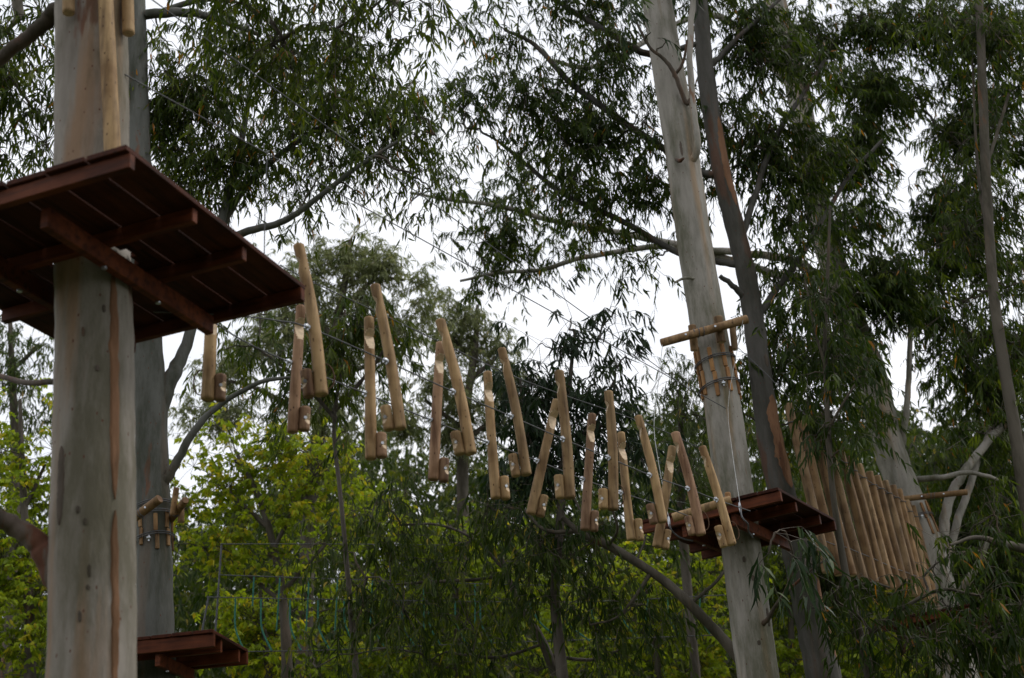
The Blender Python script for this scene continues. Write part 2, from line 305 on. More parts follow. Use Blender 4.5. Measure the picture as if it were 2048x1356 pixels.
COVG=1.45
def tree(name,label,trunk,limbs,clumps,bark,leaf,Lf=.15,Wf=.023,tw=.4,nl=12,droop=1.,simple=False,tbase=.4,sub=.36,extra_twigs=True,cat='tree',group=None,covk=1.,base=True,sides=20,up=.3,rough=.03,spread=.64):
    """trunk: (px,py,width px,Y) from top to bottom; limbs: the same from their root out; clumps: (px,py,rx,ry,Y,cover)"""
    P=np.array([PY(q[0],q[1],q[3]) for q in trunk]); r=np.array([rad(q[2],q[0],q[1],q[3]) for q in trunk])
    if base:
        d=unit(P[-1]-P[-2]) if len(P)>1 else np.array([0,0,-1.]); d=unit(d*.5+np.array([0,0,-1.])); gz=ground(P[-1][0],P[-1][1])
        h=P[-1][2]-gz
        if h>.3:
            e=P[-1]+d*(h/-d[2]); P=np.vstack([P,P[-1]+(e-P[-1])*.5,P[-1]+(e-P[-1])*.92,e+[0,0,-.2]]); r=np.append(r,[r[-1]*1.06,r[-1]*1.2,r[-1]*1.6])
    root=empty(name,(P[-1][0],P[-1][1],max(ground(P[-1][0],P[-1][1]),0) if base else P[-1][2]),label,cat,group)
    tb=MB(); SP=smoothline(P,8); SR=smoothline(np.stack([r,r,r],1),8)[:,0]
    SR=SR*(1+rough*np.sin(np.arange(len(SR))*1.7+P[0][0]))
    tb.tube(SP,SR,sides)
    from mathutils import noise as mn          # the trunk is not a perfect round: hollows, swellings
    tv=tb.v[0]; cc=np.repeat(SP,sides,0); dd=tv-cc; amp=.022 if sides>=36 else .05
    tv[:]=cc+dd*(1+amp*np.array([mn.noise(Vector((p[0]*7,p[1]*7,p[2]*1.6)))+.6*mn.noise(Vector((p[0]*16,p[1]*16,p[2]*3.))) for p in tv])[:,None])
    nodes=[p for p in SP]; nr=list(SR)
    for lb in limbs:
        sep=None
        if isinstance(lb[0],str): sep=lb[0]; lb=lb[1:]
        Q=np.array([PY(q[0],q[1],q[3]) for q in lb]); q_=np.array([rad(q[2],q[0],q[1],q[3]) for q in lb])
        i=np.argmin(np.linalg.norm(np.array(nodes)-Q[0],axis=1)); 
        if np.linalg.norm(nodes[i]-Q[0])<2.5: Q=np.vstack([nodes[i],Q]); q_=np.append(q_[0]*1.25,q_)
        LQ=smoothline(Q,6); LR=smoothline(np.stack([q_]*3,1),6)[:,0]
        LQ[1:-1]+=rng.normal(size=(len(LQ)-2,3))*np.minimum(LR[1:-1,None]*.10,.010)
        if sep:
            lm=MB(); lm.tube(LQ,np.maximum(LR,.003),16); lm.build('limb',B_brown,root)
        else: tb.tube(LQ,np.maximum(LR,.003),10)
        nodes+= [p for p in LQ[3:]]; nr+=list(LR[3:])
    # sub-centres
    ns=len(nodes); Nd=list(nodes); par=[-1]*ns; Cs=[]; Cw=[]
    for c in clumps:
        px,py,rx,ry,Y,cov=c[:6]; c0=PY(px,py,Y); dpt=Y/ray(px,py)[1]; ax,az_=rx*dpt/FPX,ry*dpt/FPX*1.05; ay=c[6] if len(c)>6 else max(.35,.8*(ax+az_)/2)
        k=max(2,int(round(ax*az_/(sub*sub)*1.6)));q=rng.normal(size=(k,3)); q=unit(q)*rng.random((k,1))**.42
        q=q*np.array([ax,ay,az_])*.93; n_l=cov*covk*COVG*math.pi*ax*az_/(Lf*Wf*.42); 
        for z_ in q: Cs.append(c0+z_); Cw.append(n_l/k/nl)
    Cs=np.array(Cs); Cw=np.array(Cw); A0=np.array(nodes)
    dist=np.array([np.min(np.linalg.norm(A0-c,axis=1)) for c in Cs]); order=np.argsort(dist); ch=[]
    for i in order:
        A=np.array(Nd); dd=A-Cs[i]; cst=np.linalg.norm(dd,axis=1)+np.maximum(dd[:,2],0)*.6
        j=int(np.argmin(cst)); Nd.append(Cs[i]); par.append(j); ch.append(i)
    cnt=np.ones(len(Nd)); 
    for k in range(len(Nd)-1,ns-1,-1):
        if par[k]>=ns: cnt[par[k]]+=cnt[k]
    cb=MB()
    for k in range(ns,len(Nd)):
        a=np.array(Nd[par[k]]); b_=np.array(Nd[k]); l=np.linalg.norm(b_-a); r1=.0065*math.sqrt(cnt[k])*(Lf/.15)**.5; r0_=min(r1*1.35+.002, nr[par[k]]*.8 if par[k]<ns else 1)
        tt=np.linspace(0,1,5)[:,None]; pp=a+(b_-a)*tt; pp[:,2]+=np.sin(tt[:,0]*math.pi)*l*.10; pp[1:-1]+=rng.normal(size=(3,3))*l*.05
        (tb if r1>.03 else cb).tube(pp,np.linspace(r0_,r1*.9,5),6 if r1>.012 else 4,0,False)
    # sprays
    wts=Cw*rng.uniform(.45,1.6,len(Cw)); num=np.floor(wts+rng.random(len(wts))).astype(int)
    idx=np.repeat(np.arange(len(Cs)),num); off=rng.normal(size=(len(idx),3))*sub*spread; C=Cs[idx]+off
    if len(C):
        sprays(cb,C,Lf,Wf,tw,nl,droop,simple,tbase,up)
        if extra_twigs:
            A=Cs[idx]; mid=(A+C)/2+np.array([0,0,.05])*np.linalg.norm(off,axis=1)[:,None]; n=len(A)
            o=[np.array([1,0,0.])*.004,np.array([-.5,.5,.7])*.004,np.array([-.5,-.5,-.7])*.004]
            V=np.stack([np.stack([Q+q for q in o],1) for Q in (A,mid,C)],1).reshape(-1,3); bs=np.arange(n)*9
            cb.add(V,np.concatenate([np.stack([bs+i*3+j,bs+i*3+(j+1)%3,bs+(i+1)*3+(j+1)%3,bs+(i+1)*3+j],1) for i in (0,1) for j in range(3)]),0)
    tb.build('trunk',bark,root); cb.build('crown',[B_dark if bark not in (B_tan,) else B_tan,leaf],root)
    return root,SP,SR

def bark_patch(root,SP,SR,y0,y1,px,Y,a0,a1,m,seed=1,name='peeled_bark'):
    """a ragged flake of differently coloured bark lying on the trunk between two heights"""
    rg=np.random.default_rng(seed); k=26; z0=PY(px,y0,Y)[2]; z1=PY(px,y1,Y)[2]; V=[]; nn=9; w0=rg.normal(size=k)*.10; w1=rg.normal(size=k)*.10
    for i in range(k):
        t=i/(k-1); z=z0+(z1-z0)*t; Z_=SP[:,2]; j=int(np.argmin(np.abs(Z_-z))); j=min(max(j,1),len(Z_)-2)
        for q in (j-1,j):
            if (z-Z_[q])*(z-Z_[q+1])<=0: j=q
        u=(z-Z_[j])/(Z_[j+1]-Z_[j]); c=SP[j]*(1-u)+SP[j+1]*u; r=SR[j]*(1-u)+SR[j+1]*u
        tap=min(1,5*t,4*(1-t))**.5; mid=(a0+a1)/2; h=(a1-a0)/2*tap
        lo,hi=mid-h*(1+w0[i]),mid+h*(1+w1[i])
        for e in range(nn):
            a=R(lo+(hi-lo)*e/(nn-1)); edge=min(e,nn-1-e)
            rr=r*(.994 if edge==0 else 1.0)+(.0 if edge==0 else .007)
            V.append(c+np.array([math.sin(a),-math.cos(a),0])*rr)
    mb=MB(); F=[[i*nn+e,i*nn+e+1,(i+1)*nn+e+1,(i+1)*nn+e] for i in range(k-1) for e in range(nn-1)]
    mb.add(V,np.array(F)); return mb.build(name,m,root)
# ---------------------------------------------------------------- the three gums that carry the platforms on the left and in the middle
NA=6.38
rootA,SPA,SRA=tree('gum_tree','thick pale smooth-barked gum trunk carrying the nearest big platform, at the left',
 [(178,-420,128,NA),(180,-150,134,NA),(182,0,138,NA),(184,200,142,NA),(184,400,146,NA),(186,560,150,NA),(189,700,153,NA),(188,900,160,NA),(185,1100,168,NA),(183,1350,176,NA)],
 [['b',(160,1220,60,NA),(112,1135,62,NA-.02),(75,1085,46,NA-.05),(30,1052,38,NA-.1),(-30,1028,34,NA-.2),(-160,1000,28,NA-.3)],
  ['b',(120,20,36,NA),(85,52,30,NA+.05),(30,95,26,NA+.1),(-60,170,22,NA+.2)],
  ['b',(150,745,14,7.0),(60,765,12,7.4),(-20,745,10,7.8)],
  [(182,-120,60,NA),(330,-160,40,8),(520,-120,30,9),(680,-60,24,9.6),(800,10,14,10)],
  [(180,-300,60,NA),(60,-340,40,8),(20,-150,30,9.5),(40,40,20,10)]],
 [(50,30,90,80,10,1.3),(20,140,60,90,10,1.2),(70,230,50,80,10.4,1.2),(20,310,60,50,10.4,1.0),(90,120,40,60,10.6,.8),(-60,150,60,200,10,1.2),
  (480,45,85,65,10,1.4),(610,50,100,75,9.6,1.8),(740,60,80,75,9.4,1.8),(850,25,35,55,9.4,1.6),(410,90,50,50,10.4,.9),(600,160,80,50,10,1.3),(720,160,70,50,9.8,1.1),(500,-90,160,80,9,1.2),(760,-90,120,80,9,1.2)],
 B_near,L_dark,Lf=.11,Wf=.023,sub=.34,tbase=.55,sides=40,rough=.008)
NB=12.6
rootB,SPB,SRB=tree('gum_tree','dark grey gum right behind the nearest pale trunk, with a lower platform',
 [(262,-260,34,NB),(270,0,40,NB),(277,300,48,NB),(290,600,58,NB),(300,800,64,NB),(306,1000,68,NB),(310,1250,74,NB),(312,1420,80,NB)],
 [[(312,860,38,NB),(335,770,34,NB+.1),(372,690,24,NB+.3),(415,560,20,NB+.5),(445,430,17,NB+.6),(480,300,14,NB+.8),(505,150,9,NB+1)],
  [(318,980,24,NB),(350,930,18,NB-.1),(390,860,15,NB-.2),(440,810,11,NB-.2),(520,765,9,NB-.3),(580,755,6,NB-.3)],
  [(440,460,16,NB+.7),(480,390,14,NB+.7),(530,335,13,NB+.6),(600,280,11,NB+.5),(680,235,9,NB+.4),(740,200,6,NB+.3)],
  [(425,500,18,NB+.5),(485,466,16,NB+.3),(560,445,14,NB),(610,415,12,NB-.1),(655,380,11,NB-.2),(720,330,9,NB-.2),(800,280,6,NB-.2)],
  [(270,32,22,NB),(320,26,20,NB),(385,26,18,NB+.1),(440,40,13,NB+.2),(520,70,8,NB+.4)],
  [(300,30,10,NB),(400,0,12,NB+.2),(470,3,8,NB+.3)]],
 [(335,90,50,50,NB+.4,.5),(350,170,70,60,NB+.4,1.1),(320,270,80,80,NB+.6,1.9),(400,300,60,60,NB+.5,1.2),(350,370,80,50,NB+.5,1.5),(430,370,40,40,NB+.6,.8),(470,210,80,80,NB+.8,1.7),
  (530,290,80,80,NB+.6,1.8),(600,250,80,70,NB+.5,1.5),(560,365,65,35,NB+.2,1.0),(640,345,60,40,NB,1.1),(625,405,35,18,NB,.8),(690,250,80,60,NB+.3,1.6),(780,220,70,60,NB+.2,1.5),(850,250,40,50,NB+.2,1.0),
  (730,300,65,35,NB-.1,.7),(790,340,65,30,NB-.1,.7),(860,310,40,40,NB,.6),(840,385,45,22,NB,.7),(690,180,100,50,NB+.3,1.6),(830,160,40,60,NB+.3,1.1),(400,180,60,80,NB+.3,.8),
  (560,115,150,70,NB+.8,1.4),(440,60,60,50,NB+.5,.8),(700,385,40,25,NB,.5)],
 B_grey,L_dark,Lf=.125,Wf=.023,sub=.34,tbase=.55,sides=28)
NC=13.1
rootC,SPC,SRC=tree('gum_tree','tall pale straight gum through the far platform with a batten collar and crossbar',
 [(1262,-330,52,NC),(1290,-120,56,NC),(1313,0,59,NC),(1338,150,63,NC),(1363,300,66,NC),(1391,500,69,NC),(1416,650,71,NC),(1443,800,73,NC),(1464,950,76,NC),(1482,1090,79,NC),(1500,1230,81,NC),(1517,1356,84,NC)],
 [[(1376,330,16,NC-.1),(1394,300,16,NC-.2),(1388,230,14,NC-.2),(1379,120,13,NC-.2),(1386,0,12,NC-.2),(1392,-120,8,NC-.2)],
  ['b',(1372,205,9,NC-.2),(1350,150,9,NC-.35),(1325,115,7,NC-.4),(1300,95,6,NC-.4),(1270,40,5,NC-.4)],
  ['b',(1350,150,7,NC-.3),(1366,125,6,NC-.4),(1374,80,4,NC-.5)],
  ['b',(1530,1245,10,NC-.2),(1552,1210,7,NC-.5),(1576,1170,6,NC-.9),(1585,1110,5,NC-1.2),(1570,1062,4,NC-1.4)],
  ['b',(1576,1180,6,NC-.9),(1610,1150,5,NC-1.1),(1650,1120,4,NC-1.2)],
  ['b',(1352,318,5,NC-.2),(1359,322,8,NC-.3),(1368,316,4,NC-.36)],
  [(1405,560,6,NC-.1),(1372,556,6,NC-.2),(1350,565,4,NC-.2)]],
 [(1558,1085,36,30,NC-1.5,2.3,.25),(1610,1120,38,34,NC-1.3,2.0,.25),(1330,80,40,30,NC-.5,.3,.2),(1270,40,30,40,NC-.4,.8,.3),(1330,-60,60,50,NC-.2,1.0),
  (1390,-150,200,100,NC,1.3)],
 B_pale,L_blue,Lf=.20,Wf=.028,sub=.22,nl=14,tbase=.55,sides=36,rough=.008)
ND=15.
rootD,SPD,SRD=tree('gum_tree','slimmer reddish peeling gum leaning just right of the tall pale gum',
 [(1370,-320,24,ND),(1388,-120,28,ND),(1402,30,31,ND),(1412,150,34,ND),(1440,330,37,ND),(1469,450,38,ND),(1495,560,40,ND),(1515,700,42,ND),(1535,850,48,ND),(1560,970,54,ND),(1592,1100,58,ND),(1620,1230,62,ND),(1650,1370,68,ND)],
 [[(1492,600,16,ND),(1470,575,12,ND-.1),(1440,552,9,ND-.2)],
  [(1485,470,14,ND),(1530,330,12,ND+.2),(1560,260,11,ND+.3),(1605,190,9,ND+.4),(1650,120,7,ND+.5)],
  [(1512,640,16,ND),(1545,590,13,ND+.1),(1600,515,12,ND+.2),(1650,430,10,ND+.4),(1700,350,8,ND+.5),(1765,280,6,ND+.6)],
  [(1424,130,12,ND),(1460,90,10,ND+.1),(1520,35,8,ND+.2),(1580,-20,6,ND+.3)],
  [(1400,345,14,ND),(1380,320,12,ND+.1),(1330,300,14,ND+.4),(1230,232,13,ND+.5),(1140,165,12,ND+.6),(1070,90,9,ND+.7),(1010,60,6,ND+.8)],
  [(1385,90,12,ND),(1300,108,14,ND+.3),(1200,55,12,ND+.5),(1110,0,10,ND+.6),(1040,-50,7,ND+.7)],
  [(1480,530,16,ND),(1420,520,14,ND+.2),(1345,500,13,ND+.4),(1240,440,12,ND+.5),(1130,390,10,ND+.6),(1060,335,9,ND+.7),(1000,285,7,ND+.8)]],
 [(950,40,60,30,ND+.8,.5),(1055,35,80,55,ND+.7,1.2),(1180,20,90,50,ND+.6,1.5),(1245,105,60,60,ND+.5,1.7),(1000,115,60,40,ND+.7,.8),(900,190,55,28,ND+.8,.8),(975,225,85,40,ND+.7,1.3),
  (1095,175,85,75,ND+.6,1.6),(1200,220,85,80,ND+.5,1.8),(1060,285,80,50,ND+.6,1.4),(1180,310,85,60,ND+.5,1.6),(1280,250,45,70,ND+.4,1.2),(1030,345,60,35,ND+.7,.8),(1120,385,80,45,ND+.6,1.4),
  (1235,415,75,50,ND+.5,1.4),(1280,350,50,70,ND+.4,2.0),(1260,490,60,35,ND+.5,1.2),(1310,525,30,30,ND+.4,.7),(1180,480,50,22,ND+.6,.8),(930,280,50,30,ND+.7,.5),
  (1445,40,40,60,ND+.4,1.2),(1520,60,80,70,ND+.5,2.0),(1500,150,60,60,ND+.5,1.5),(1545,270,75,75,ND+.5,2.3),(1478,330,35,50,ND+.5,1.3),(1560,380,75,70,ND+.5,2.1),(1600,110,70,60,ND+.6,1.9),(1620,290,60,60,ND+.6,2.0),
  (1600,470,60,50,ND+.4,1.5),(1590,590,60,70,ND+.4,2.1),(1620,700,75,75,ND+.3,2.2),(1560,740,35,80,ND+.4,1.5),(1640,820,65,60,ND+.2,1.7),(1525,560,20,60,ND+.6,.7),(1425,420,20,60,ND+.8,1.0),(1400,330,30,30,ND+.8,.9),
  (1495,790,30,60,ND+1,1.1),(1500,700,22,60,ND+1,1.1),(1415,200,30,70,ND+.8,1.4),(1450,240,40,50,ND+.8,1.4),(1540,900,30,40,ND+.8,.9),(1560,660,40,60,ND+.6,1.5),(1300,-80,300,90,ND+.6,1.0)],
 B_red,L_dark,Lf=.135,Wf=.026,sub=.36,tbase=.38,sides=26)
NE=20.
rootE,SPE,SRE=tree('gum_tree','big pale gum holding the far end of the pole bridge, half hidden by leaves',
 [(1520,-150,40,NE),(1557,30,44,NE),(1596,180,46,NE),(1622,350,50,NE),(1658,500,54,NE),(1702,640,58,NE),(1745,760,60,NE),(1770,870,61,NE),(1800,960,62,NE),(1845,1070,62,NE),(1878,1180,66,NE),(1902,1290,74,NE),(1925,1400,84,NE)],
 [[(1880,1085,24,NE),(1895,1010,20,NE),(1925,950,18,NE),(1975,885,16,NE+.2),(2050,810,15,NE+.4),(2130,740,16,NE+.6)],
  [(1888,1160,20,NE),(1905,1080,17,NE+.1),(1935,985,15,NE+.2),(1965,900,13,NE+.3),(1995,830,12,NE+.5),(2010,740,8,NE+.6)],
  [(1905,1210,20,NE),(1930,1170,17,NE-.3),(1950,1140,14,NE-.5),(1975,1085,9,NE-.6)],
  [(1800,900,16,NE),(1812,830,13,NE-.2),(1818,740,11,NE-.3),(1822,640,9,NE-.3),(1830,560,6,NE-.3)],
  [(1690,620,24,NE),(1620,540,20,NE-.1),(1560,515,17,NE-.1),(1480,506,15,NE),(1370,492,15,NE),(1250,468,13,NE),(1100,440,11,NE),(1000,412,9,NE),(900,400,7,NE),(820,385,5,NE)],
  [(1650,560,20,NE),(1560,552,17,NE+.1),(1500,530,14,NE+.1),(1430,512,13,NE+.1),(1330,492,12,NE),(1170,515,10,NE),(1080,540,9,NE),(1000,545,7,NE),(920,562,5,NE)],
  [(1830,960,14,NE),(1880,955,11,NE-.2),(1940,945,9,NE-.3),(2000,960,6,NE-.3)],
  [(1600,200,18,NE),(1500,80,16,NE),(1400,30,12,NE),(1200,130,11,NE),(1100,120,7,NE)]],
 [(1700,60,100,80,NE-.8,2.4),(1690,200,90,80,NE-.8,2.6),(1720,330,75,75,NE-.8,2.6),(1710,450,95,70,NE-.8,2.6),(1780,540,95,75,NE-.8,2.6),(1690,590,75,60,NE-.8,2.4),(1800,180,60,60,NE-.4,1.3),(1850,60,110,70,NE-.5,2.4),
  (1960,50,100,70,NE-.5,2.6),(1900,150,80,50,NE-.3,1.5),(2000,160,60,70,NE-.4,2.3),(1860,250,50,30,NE,.8),(1950,250,80,70,NE,1.9),(2030,290,50,90,NE,1.9),(1850,420,80,50,NE,2.0),(1950,390,80,70,NE,2.1),
  (1890,520,100,70,NE,2.4),(2000,510,60,90,NE,2.1),(1790,640,60,45,NE-.8,1.4),(1900,630,80,60,NE,2.2),(2000,640,60,80,NE,2.3),(1860,740,55,50,NE+.3,1.1),(1940,760,80,70,NE+.5,1.9),(2025,790,45,80,NE+.5,2.1),
  (1910,850,60,40,NE+.5,1.0),(1700,730,45,60,NE-1,1.7),(1710,840,35,50,NE-1,1.0),(1650,330,60,60,NE-.5,2.0),(1640,60,60,60,NE-.5,1.8),(1960,930,70,50,NE+.8,1.6),(2030,950,40,80,NE+.8,2.0),
  (1900,930,50,40,NE+.8,1.2),(1640,640,50,60,NE-.8,1.6),(1740,250,40,40,NE-.3,.8),
  (1020,440,48,55,NE,2.3),(980,400,50,40,NE,.7),(1110,470,60,40,NE+.1,.9),(930,500,45,35,NE,.8),(960,545,60,22,NE,1.0),(1040,525,50,25,NE,.8),(880,390,60,35,NE,.6),(920,340,50,35,NE,.35),(1180,450,60,35,NE,.8),(1080,360,80,40,NE,.6),
  (1800,-120,300,90,NE,1.2),(1840,340,50,30,NE,.5)],
 B_pale,L_dark,Lf=.15,Wf=.029,sub=.42,tbase=.40,nl=12,sides=26,covk=.9,spread=.5)
NFv=14.
tree('gum_tree','slender pale gum stem down the right edge with a dense dark crown',
 [(1945,-200,13,NFv),(1958,0,15,NFv),(1966,200,18,NFv),(1972,350,19,NFv),(1985,560,20,NFv),(2003,700,22,NFv),(2028,850,25,NFv),(2052,1000,28,NFv),(2085,1200,34,NFv),(2110,1400,38,NFv)],
 [[(2038,900,12,NFv),(2060,850,10,NFv),(2100,780,8,NFv)],[(1972,330,9,NFv),(1990,280,7,NFv),(2020,180,6,NFv)],
  [(1975,450,9,NFv),(1960,380,7,NFv+.2),(1950,250,5,NFv+.3),(1945,120,4,NFv+.3)],
  [(2060,1100,22,NFv),(2000,1085,14,NFv-.3),(1950,1075,9,NFv-.5),(1900,1090,5,NFv-.7)]],
 [(1925,60,90,70,NFv+.3,1.4),(2010,80,55,80,NFv+.3,1.6),(2010,220,50,60,NFv+.4,1.3),(1940,300,50,50,NFv+.4,.9),(2015,380,45,60,NFv+.4,1.5),(1940,460,60,50,NFv+.3,1.3),(2020,560,40,60,NFv+.4,1.4),(1940,600,50,45,NFv+.3,1.0),(2020,700,40,60,NFv+.4,1.4),
  (1960,700,50,50,NFv+.3,1.1),(1980,840,40,50,NFv+.4,.8),(1960,1060,70,40,NFv-.2,1.2)],
 B_tan,L_dark,Lf=.125,Wf=.024,sub=.34,tbase=.42,sides=16)
tree('gum_sapling','thin leafy gum sapling in front of the pole bridge with drooping lower leaves',
 [(1660,420,5,13.4),(1655,560,7,13.4),(1650,700,9,13.4),(1656,850,11,13.4),(1665,980,12,13.4),(1688,1130,15,13.4),(1712,1240,18,13.4),(1745,1380,22,13.4)],
 [[(1700,1180,7,13.3),(1740,1165,5,13.1),(1780,1175,4,13)],[(1656,860,6,13.3),(1690,800,5,13.2),(1730,740,4,13.2)],[(1652,740,6,13.3),(1630,660,5,13.3),(1610,560,4,13.3)],
  [(1725,1280,12,13.3),(1800,1220,9,13),(1880,1180,7,12.8),(1950,1190,5,12.6)]],
 [(1640,600,45,60,13.4,1.1),(1660,700,45,60,13.4,1.5),(1710,780,40,50,13.2,1.4),(1620,760,35,50,13.4,1.0),(1640,860,35,45,13.3,.9),(1690,890,25,30,13.3,.7),(1850,1150,30,25,12.9,1.2),
  (1690,1190,35,35,13,1.2),(1740,1175,35,30,13,1.2),(1720,1235,40,40,13,1.2),(1810,1215,45,35,12.9,1.0),(1850,1260,50,35,12.8,.8),(1780,1275,50,40,12.9,1.2),
  (1930,1180,60,45,12.7,1.2),(2000,1210,60,60,12.6,1.6),(1990,1300,70,60,12.6,1.7),(1960,1100,60,40,12.8,.8),(1850,1320,60,40,12.8,1.0),(1760,1330,50,30,13,1.0)],
 B_tan,L_dark,Lf=.14,Wf=.026,sub=.30,tbase=.22,droop=1.1,sides=12)
# ---------------------------------------------------------------- saplings and young gums in the middle
tree('gum_sapling','dark bushy young gum with big bluish leaves behind the middle of the log bridge',
 [(1150,660,5,15.5),(1140,760,9,15.5),(1130,860,12,15.5),(1125,960,15,15.5),(1118,1080,18,15.5),(1110,1200,20,15.5),(1125,1356,24,15.5)],
 [[(1125,930,11,15.5),(1180,850,8,15.4),(1230,760,6,15.4)],[(1122,1000,12,15.5),(1060,880,9,15.6),(1040,760,6,15.6)]],
 [(1130,640,45,22,15.5,.5),(1215,650,35,25,15.4,.8),(1065,690,50,35,15.5,1.2),(1140,710,50,40,15.5,.9),(1215,700,45,45,15.4,1.2),(1050,770,50,50,15.6,2.2),(1120,790,60,55,15.5,2.0),(1200,780,60,50,15.4,1.3),(1255,750,25,40,15.4,.6),
  (1090,870,80,55,15.5,2.2),(1190,870,70,55,15.5,2.0),(1255,860,40,55,15.4,1.0),(1050,950,80,45,15.6,1.8),(1160,950,80,45,15.5,2.0),(1270,930,50,40,15.5,1.4)],
 B_dark,L_blue,Lf=.18,Wf=.031,sub=.36,tbase=.32,droop=.8,up=.7,sides=12)
tree('gum_sapling','dark leafy young gum behind the first logs of the log bridge',
 [(690,620,4,17),(685,720,6,17),(668,850,8,17),(682,1000,9,17),(698,1180,11,17),(712,1356,13,17)],
 [[(672,840,9,17),(600,760,7,17),(520,700,5,17)],[(672,820,9,17),(740,740,7,17),(780,680,4,17)]],
 [(700,660,60,45,17,2.0),(630,690,60,45,17,1.5),(750,640,45,50,17,1.8),(690,730,75,40,17,1.7),(560,720,55,45,17,1.2),(620,780,60,40,17,1.2),(540,640,50,40,17,1.2),(470,690,40,35,17,.9),(790,700,30,40,17,1.3),(560,820,60,35,17,.8),(700,880,60,50,17,.6)],
 B_dark,L_dark,Lf=.19,Wf=.03,sub=.36,tbase=.5,sides=12,covk=.75)
tree('weeping_gum','leaning gum with a long bare limb rising left from behind the tall pale trunk',
 [(1125,1035,10,15),(1165,1068,14,15),(1215,1090,18,15),(1290,1135,17,15),(1350,1180,19,15),(1420,1250,21,15),(1480,1320,23,15),(1560,1440,32,15)],
 [[(1215,1090,10,15),(1160,1065,9,15.1),(1090,1060,8,15.2),(1050,1020,6,15.3)],[(1190,1080,6,15),(1150,1000,5,15),(1130,960,4,15)],[(1380,1210,8,15),(1430,1165,7,15),(1450,1140,6,15)],[(1300,1150,9,15),(1240,1230,5,15.1),(1180,1250,4,15.2)],
  [(1235,1060,6,14.6),(1225,1020,5,14.4),(1222,1008,3,14.4)]],
 [(1080,1070,80,50,15.1,1.2),(1180,1110,80,50,15.1,1.2),(1010,1120,80,60,15.3,1.0),(1260,1190,70,60,15.2,1.1),(1120,1190,80,60,15.3,.8),(1330,1060,40,30,15.4,.8),(1000,1030,80,40,15.5,1.2),(1330,1250,60,50,15.3,.7),(1200,1290,80,50,15.3,.7)],
 B_tan,L_mid,Lf=.14,Wf=.026,sub=.36,tbase=.25,droop=1.1,tw=.45,sides=14,up=.2,covk=.65)
tree('weeping_gum','weeping gum with hanging olive leaves below the middle of the log bridge',
 [(1000,1110,9,16.4),(1035,1200,12,16.4),(1075,1265,16,16.4),(1100,1320,20,16.4),(1125,1400,24,16.4)],
 [[(1000,1130,7,16.4),(950,1080,6,16.5),(880,1050,5,16.6),(800,1050,4,16.7)],[(1010,1150,6,16.4),(940,1160,7,16.4),(840,1165,6,16.4),(780,1170,4,16.4)],[(1080,1290,6,16.4),(1000,1315,7,16.4),(930,1310,6,16.4)],
  [(1095,1310,8,16.4),(1180,1320,7,16.4),(1240,1300,5,16.4)]],
 [(920,1050,80,45,16.5,1.2),(820,1080,80,50,16.6,1.2),(740,1120,70,60,16.7,1.0),(900,1140,80,50,16.5,1.0),(820,1190,80,60,16.5,1.0),(960,1220,80,60,16.4,1.0),(720,1230,70,60,16.7,.9),(860,1290,90,50,16.5,.8),(1040,1320,80,40,16.4,.8),(650,1090,60,50,16.8,.8),(640,1300,60,50,16.8,.6),(780,1000,60,40,16.6,1.0)],
 B_dark,L_mid,Lf=.14,Wf=.026,sub=.38,tbase=.3,droop=1.2,tw=.45,sides=12,up=.2,covk=.6)
# ---------------------------------------------------------------- far gums against the sky
tree('gum_tree','hazy olive crowned gum standing far behind the first hanging logs',
 [(700,480,8,30),(690,560,13,30),(665,700,20,30),(640,850,26,30),(620,1000,30,30)],
 [[(672,680,14,30),(600,600,10,30),(550,540,7,30)],[(680,620,12,30),(750,560,8,30),(810,560,6,30)],[(655,760,12,30),(760,720,9,30),(830,680,6,30)],[(640,850,14,30),(520,780,9,30),(450,760,6,30)]],
 [(555,535,45,35,30,1.2),(640,530,55,45,30,1.6),(715,490,55,35,30,1.4),(760,540,60,45,30,1.6),(820,590,45,45,30,1.3),(700,580,80,45,30,2.0),(600,610,90,50,30,1.8),(800,650,60,45,30,1.3),(720,660,80,50,30,1.6),
  (540,690,90,60,30,1.4),(440,740,70,60,30,1.0),(640,740,90,60,30,1.2),(760,760,80,60,30,1.0),(520,830,80,60,30,.8),(700,840,80,60,30,.8),(400,830,60,60,30,.8),(600,900,100,50,30,.9),(740,450,22,14,30,.7)],
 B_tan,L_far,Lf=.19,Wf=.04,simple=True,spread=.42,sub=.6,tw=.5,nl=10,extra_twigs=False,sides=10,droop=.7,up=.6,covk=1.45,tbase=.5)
tree('gum_tree','rounded olive far gum rising in the gap left of the dark bushy sapling',
 [(955,610,7,33),(950,700,14,33),(935,800,18,33),(925,950,24,33)],
 [[(945,720,12,33),(890,660,8,33)],[(940,760,12,33),(1010,700,7,33)],[(930,860,12,33),(850,800,8,33)],[(930,880,12,33),(1010,820,8,33)]],
 [(950,635,50,30,33,2.0),(990,680,35,35,33,1.8),(895,640,45,35,33,1.4),(920,700,75,45,33,2.1),(1000,720,40,35,33,1.5),(880,780,80,55,33,1.5),(970,800,70,55,33,1.3),(850,860,80,50,33,1.1),(940,890,80,50,33,1.1),(870,590,25,20,33,.7)],
 B_tan,L_far,Lf=.19,Wf=.04,simple=True,spread=.42,sub=.6,tw=.5,nl=10,extra_twigs=False,sides=10,tbase=.38,droop=.7,up=.6,covk=1.25)
